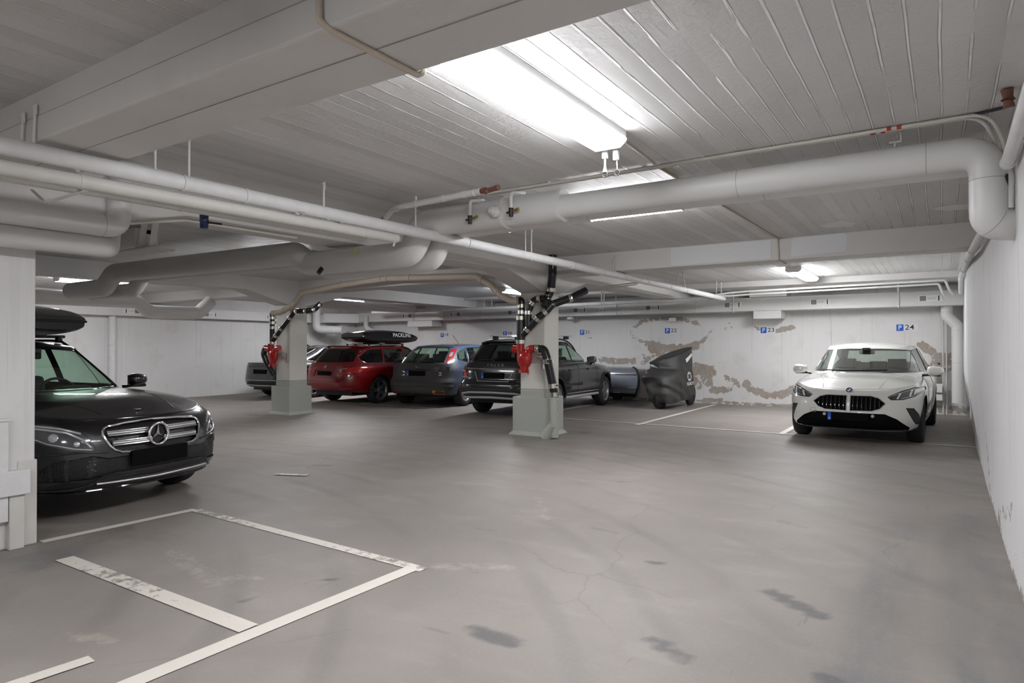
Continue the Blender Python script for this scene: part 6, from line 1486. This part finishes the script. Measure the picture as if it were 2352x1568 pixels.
for i in range(NZ+1):
    t_ = i/NZ; r_ = []
    for j in range(NA):
        a = 2*pi*j/NA; o1 = outl(1.0, j); 
        zt = TOPH(o1.x, o1.y); zb_ = .12 + .05*(.5+.5*sin(a*3+1)) + (.10 if o1.y > .3 else 0)
        z = zb_ + (zt-zb_)*t_; q = outl(min(1.0, z if z < .9 else .9+(z-.9)*.25), j); p = Vector((q.x, q.y, z)); n_ = Vector((q.x+.15, q.y, 0)).normalized()
        side = 1.0 if p.x < 0 or p.y < -.3 else .35
        p += n_*wrinkle(p, .032*side*(1 if t_ < .75 else .5)); r_.append(bm.verts.new(p))
    rings.append(r_)
b1 = [v.co.copy() for v in rings[-1]]; cc_ = Vector((-.10, .10))
for i in range(1, 12):
    k = i/12; r_ = []
    for p0 in b1:
        x = p0.x+(cc_.x-p0.x)*k; y = p0.y+(cc_.y-p0.y)*k; z = p0.z*(1-k) + k*TOPH(cc_.x, cc_.y) + .035*sin(pi*k)*.4
        r_.append(bm.verts.new((x, y, z + .008*noise.noise(Vector((x, y, 0))*8))))
    rings.append(r_)
shell(bm, rings); bm.faces.new(rings[-1])
bmesh.ops.transform(bm, matrix=Matrix.Rotation(-radians(0), 4, 'Z'), verts=bm.verts)
cvb = BVHTree.FromBMesh(bm)
cover = obj('cloth_cover', bm, M['cover'], t, angle=80)
def on_side(u, v, off=.007):   # u along y, v height, on the side facing right (+x)
    h = cvb.ray_cast(Vector((2, u, v)), Vector((-1, 0, 0)))
    return h[0] + Vector((off, 0, 0)) if h[0] is not None else None
def on_near(u, v, off=.007):   # u along x, on the side facing the camera lane (-y)
    h = cvb.ray_cast(Vector((u, -3, v)), Vector((0, 1, 0)))
    return h[0] + Vector((0, -off, 0)) if h[0] is not None else None
def decal(polys, fn, m, name, parent):
    bm = B()
    for pl in polys:
        P_ = []
        for a, b in zip(pl, pl[1:]+pl[:1]):
            for k in range(4): 
                q = fn(a[0]+(b[0]-a[0])*k/4, a[1]+(b[1]-a[1])*k/4)
                if q is not None: P_.append(q)
        if len(P_) > 2: bm.faces.new([bm.verts.new(v) for v in P_])
    bmesh.ops.triangulate(bm, faces=bm.faces); return obj(name, bm, m, parent, smooth=False)
cx, cz = .22, .70; segs = []
for k in range(6):
    a0, a1 = pi/6 + pi/3*k + .12, pi/6 + pi/3*(k+1) - .12
    segs.append([(cx+.165*cos(a0), cz+.115*sin(a0)), (cx+.165*cos(a1), cz+.115*sin(a1)), (cx+.10*cos(a1), cz+.066*sin(a1)), (cx+.10*cos(a0), cz+.066*sin(a0))])
decal(segs, on_side, M['white'], 'ring_emblem', cover)
tm = text_mesh('XLMOTO', .13, .0, spacing=1.0, bold=.004); xform(tm, Matrix.Diagonal((1.1, .75, 1, 1)))
bmesh.ops.subdivide_edges(tm, edges=[e for e in tm.edges if e.calc_length() > .03], cuts=2)
for v in tm.verts:
    u_, w_ = cx+v.co.x+.10, .53+v.co.y; h = on_side(u_, w_, .008); v.co = h if h is not None else Vector((.16, u_, w_))
obj('lettering', tm, M['white'], cover, smooth=False)
decal([[(.05, 1.10), (.45, 1.24), (.52, 1.19), (.12, 1.02)]], on_side, M['white'], 'reflective_stripe', cover)
decal([[(-.455, 1.00), (-.37, .985), (-.26, .90), (-.34, .93), (-.455, .94)]], on_near, M['white'], 'reflective_stripe', cover)
for x, nm in ((-.70, 'rear'), (.68, 'front')):
    bm = B(); lathe(bm, [(.17, -.05), (.225, -.06), (.246, -.03), (.25, 0), (.246, .03), (.225, .06), (.17, .05)], 'y', (x, 0, .262), 36, close=True); WM = Matrix.Translation((-.06 if x < 0 else .06, 0, 0)) @ Matrix.Rotation(radians(90 if x > 0 else 80), 4, 'Z'); xform(bm, WM); w_ = obj('wheel', bm, M['rubber'], t)
    bm = B()
    for k in range(24):
        a = 2*pi*k/24
        for sy in (-1, 1): c_ = Vector((x+.250*cos(a+sy*.05), sy*.03, .262+.250*sin(a+sy*.05))); cbox(bm, c_, (.022, .045, .022), Matrix.Rotation(-a, 4, 'Y'))
    xform(bm, WM); obj('tread_blocks', bm, M['rubber'], w_, smooth=False)
    bm = B(); lathe(bm, [(.0, -.04), (.16, -.03), (.18, -.045), (.18, .045), (.16, .03), (0, .04)], 'y', (x, 0, .266), 28); xform(bm, WM); obj('rim', bm, M['dark'], w_)
bm = B(); tube(bm, [(.10, .20, .30), (.20, .30, .02), (.14, .22, .01)], .013, 8); obj('side_stand', bm, M['dark'], t)
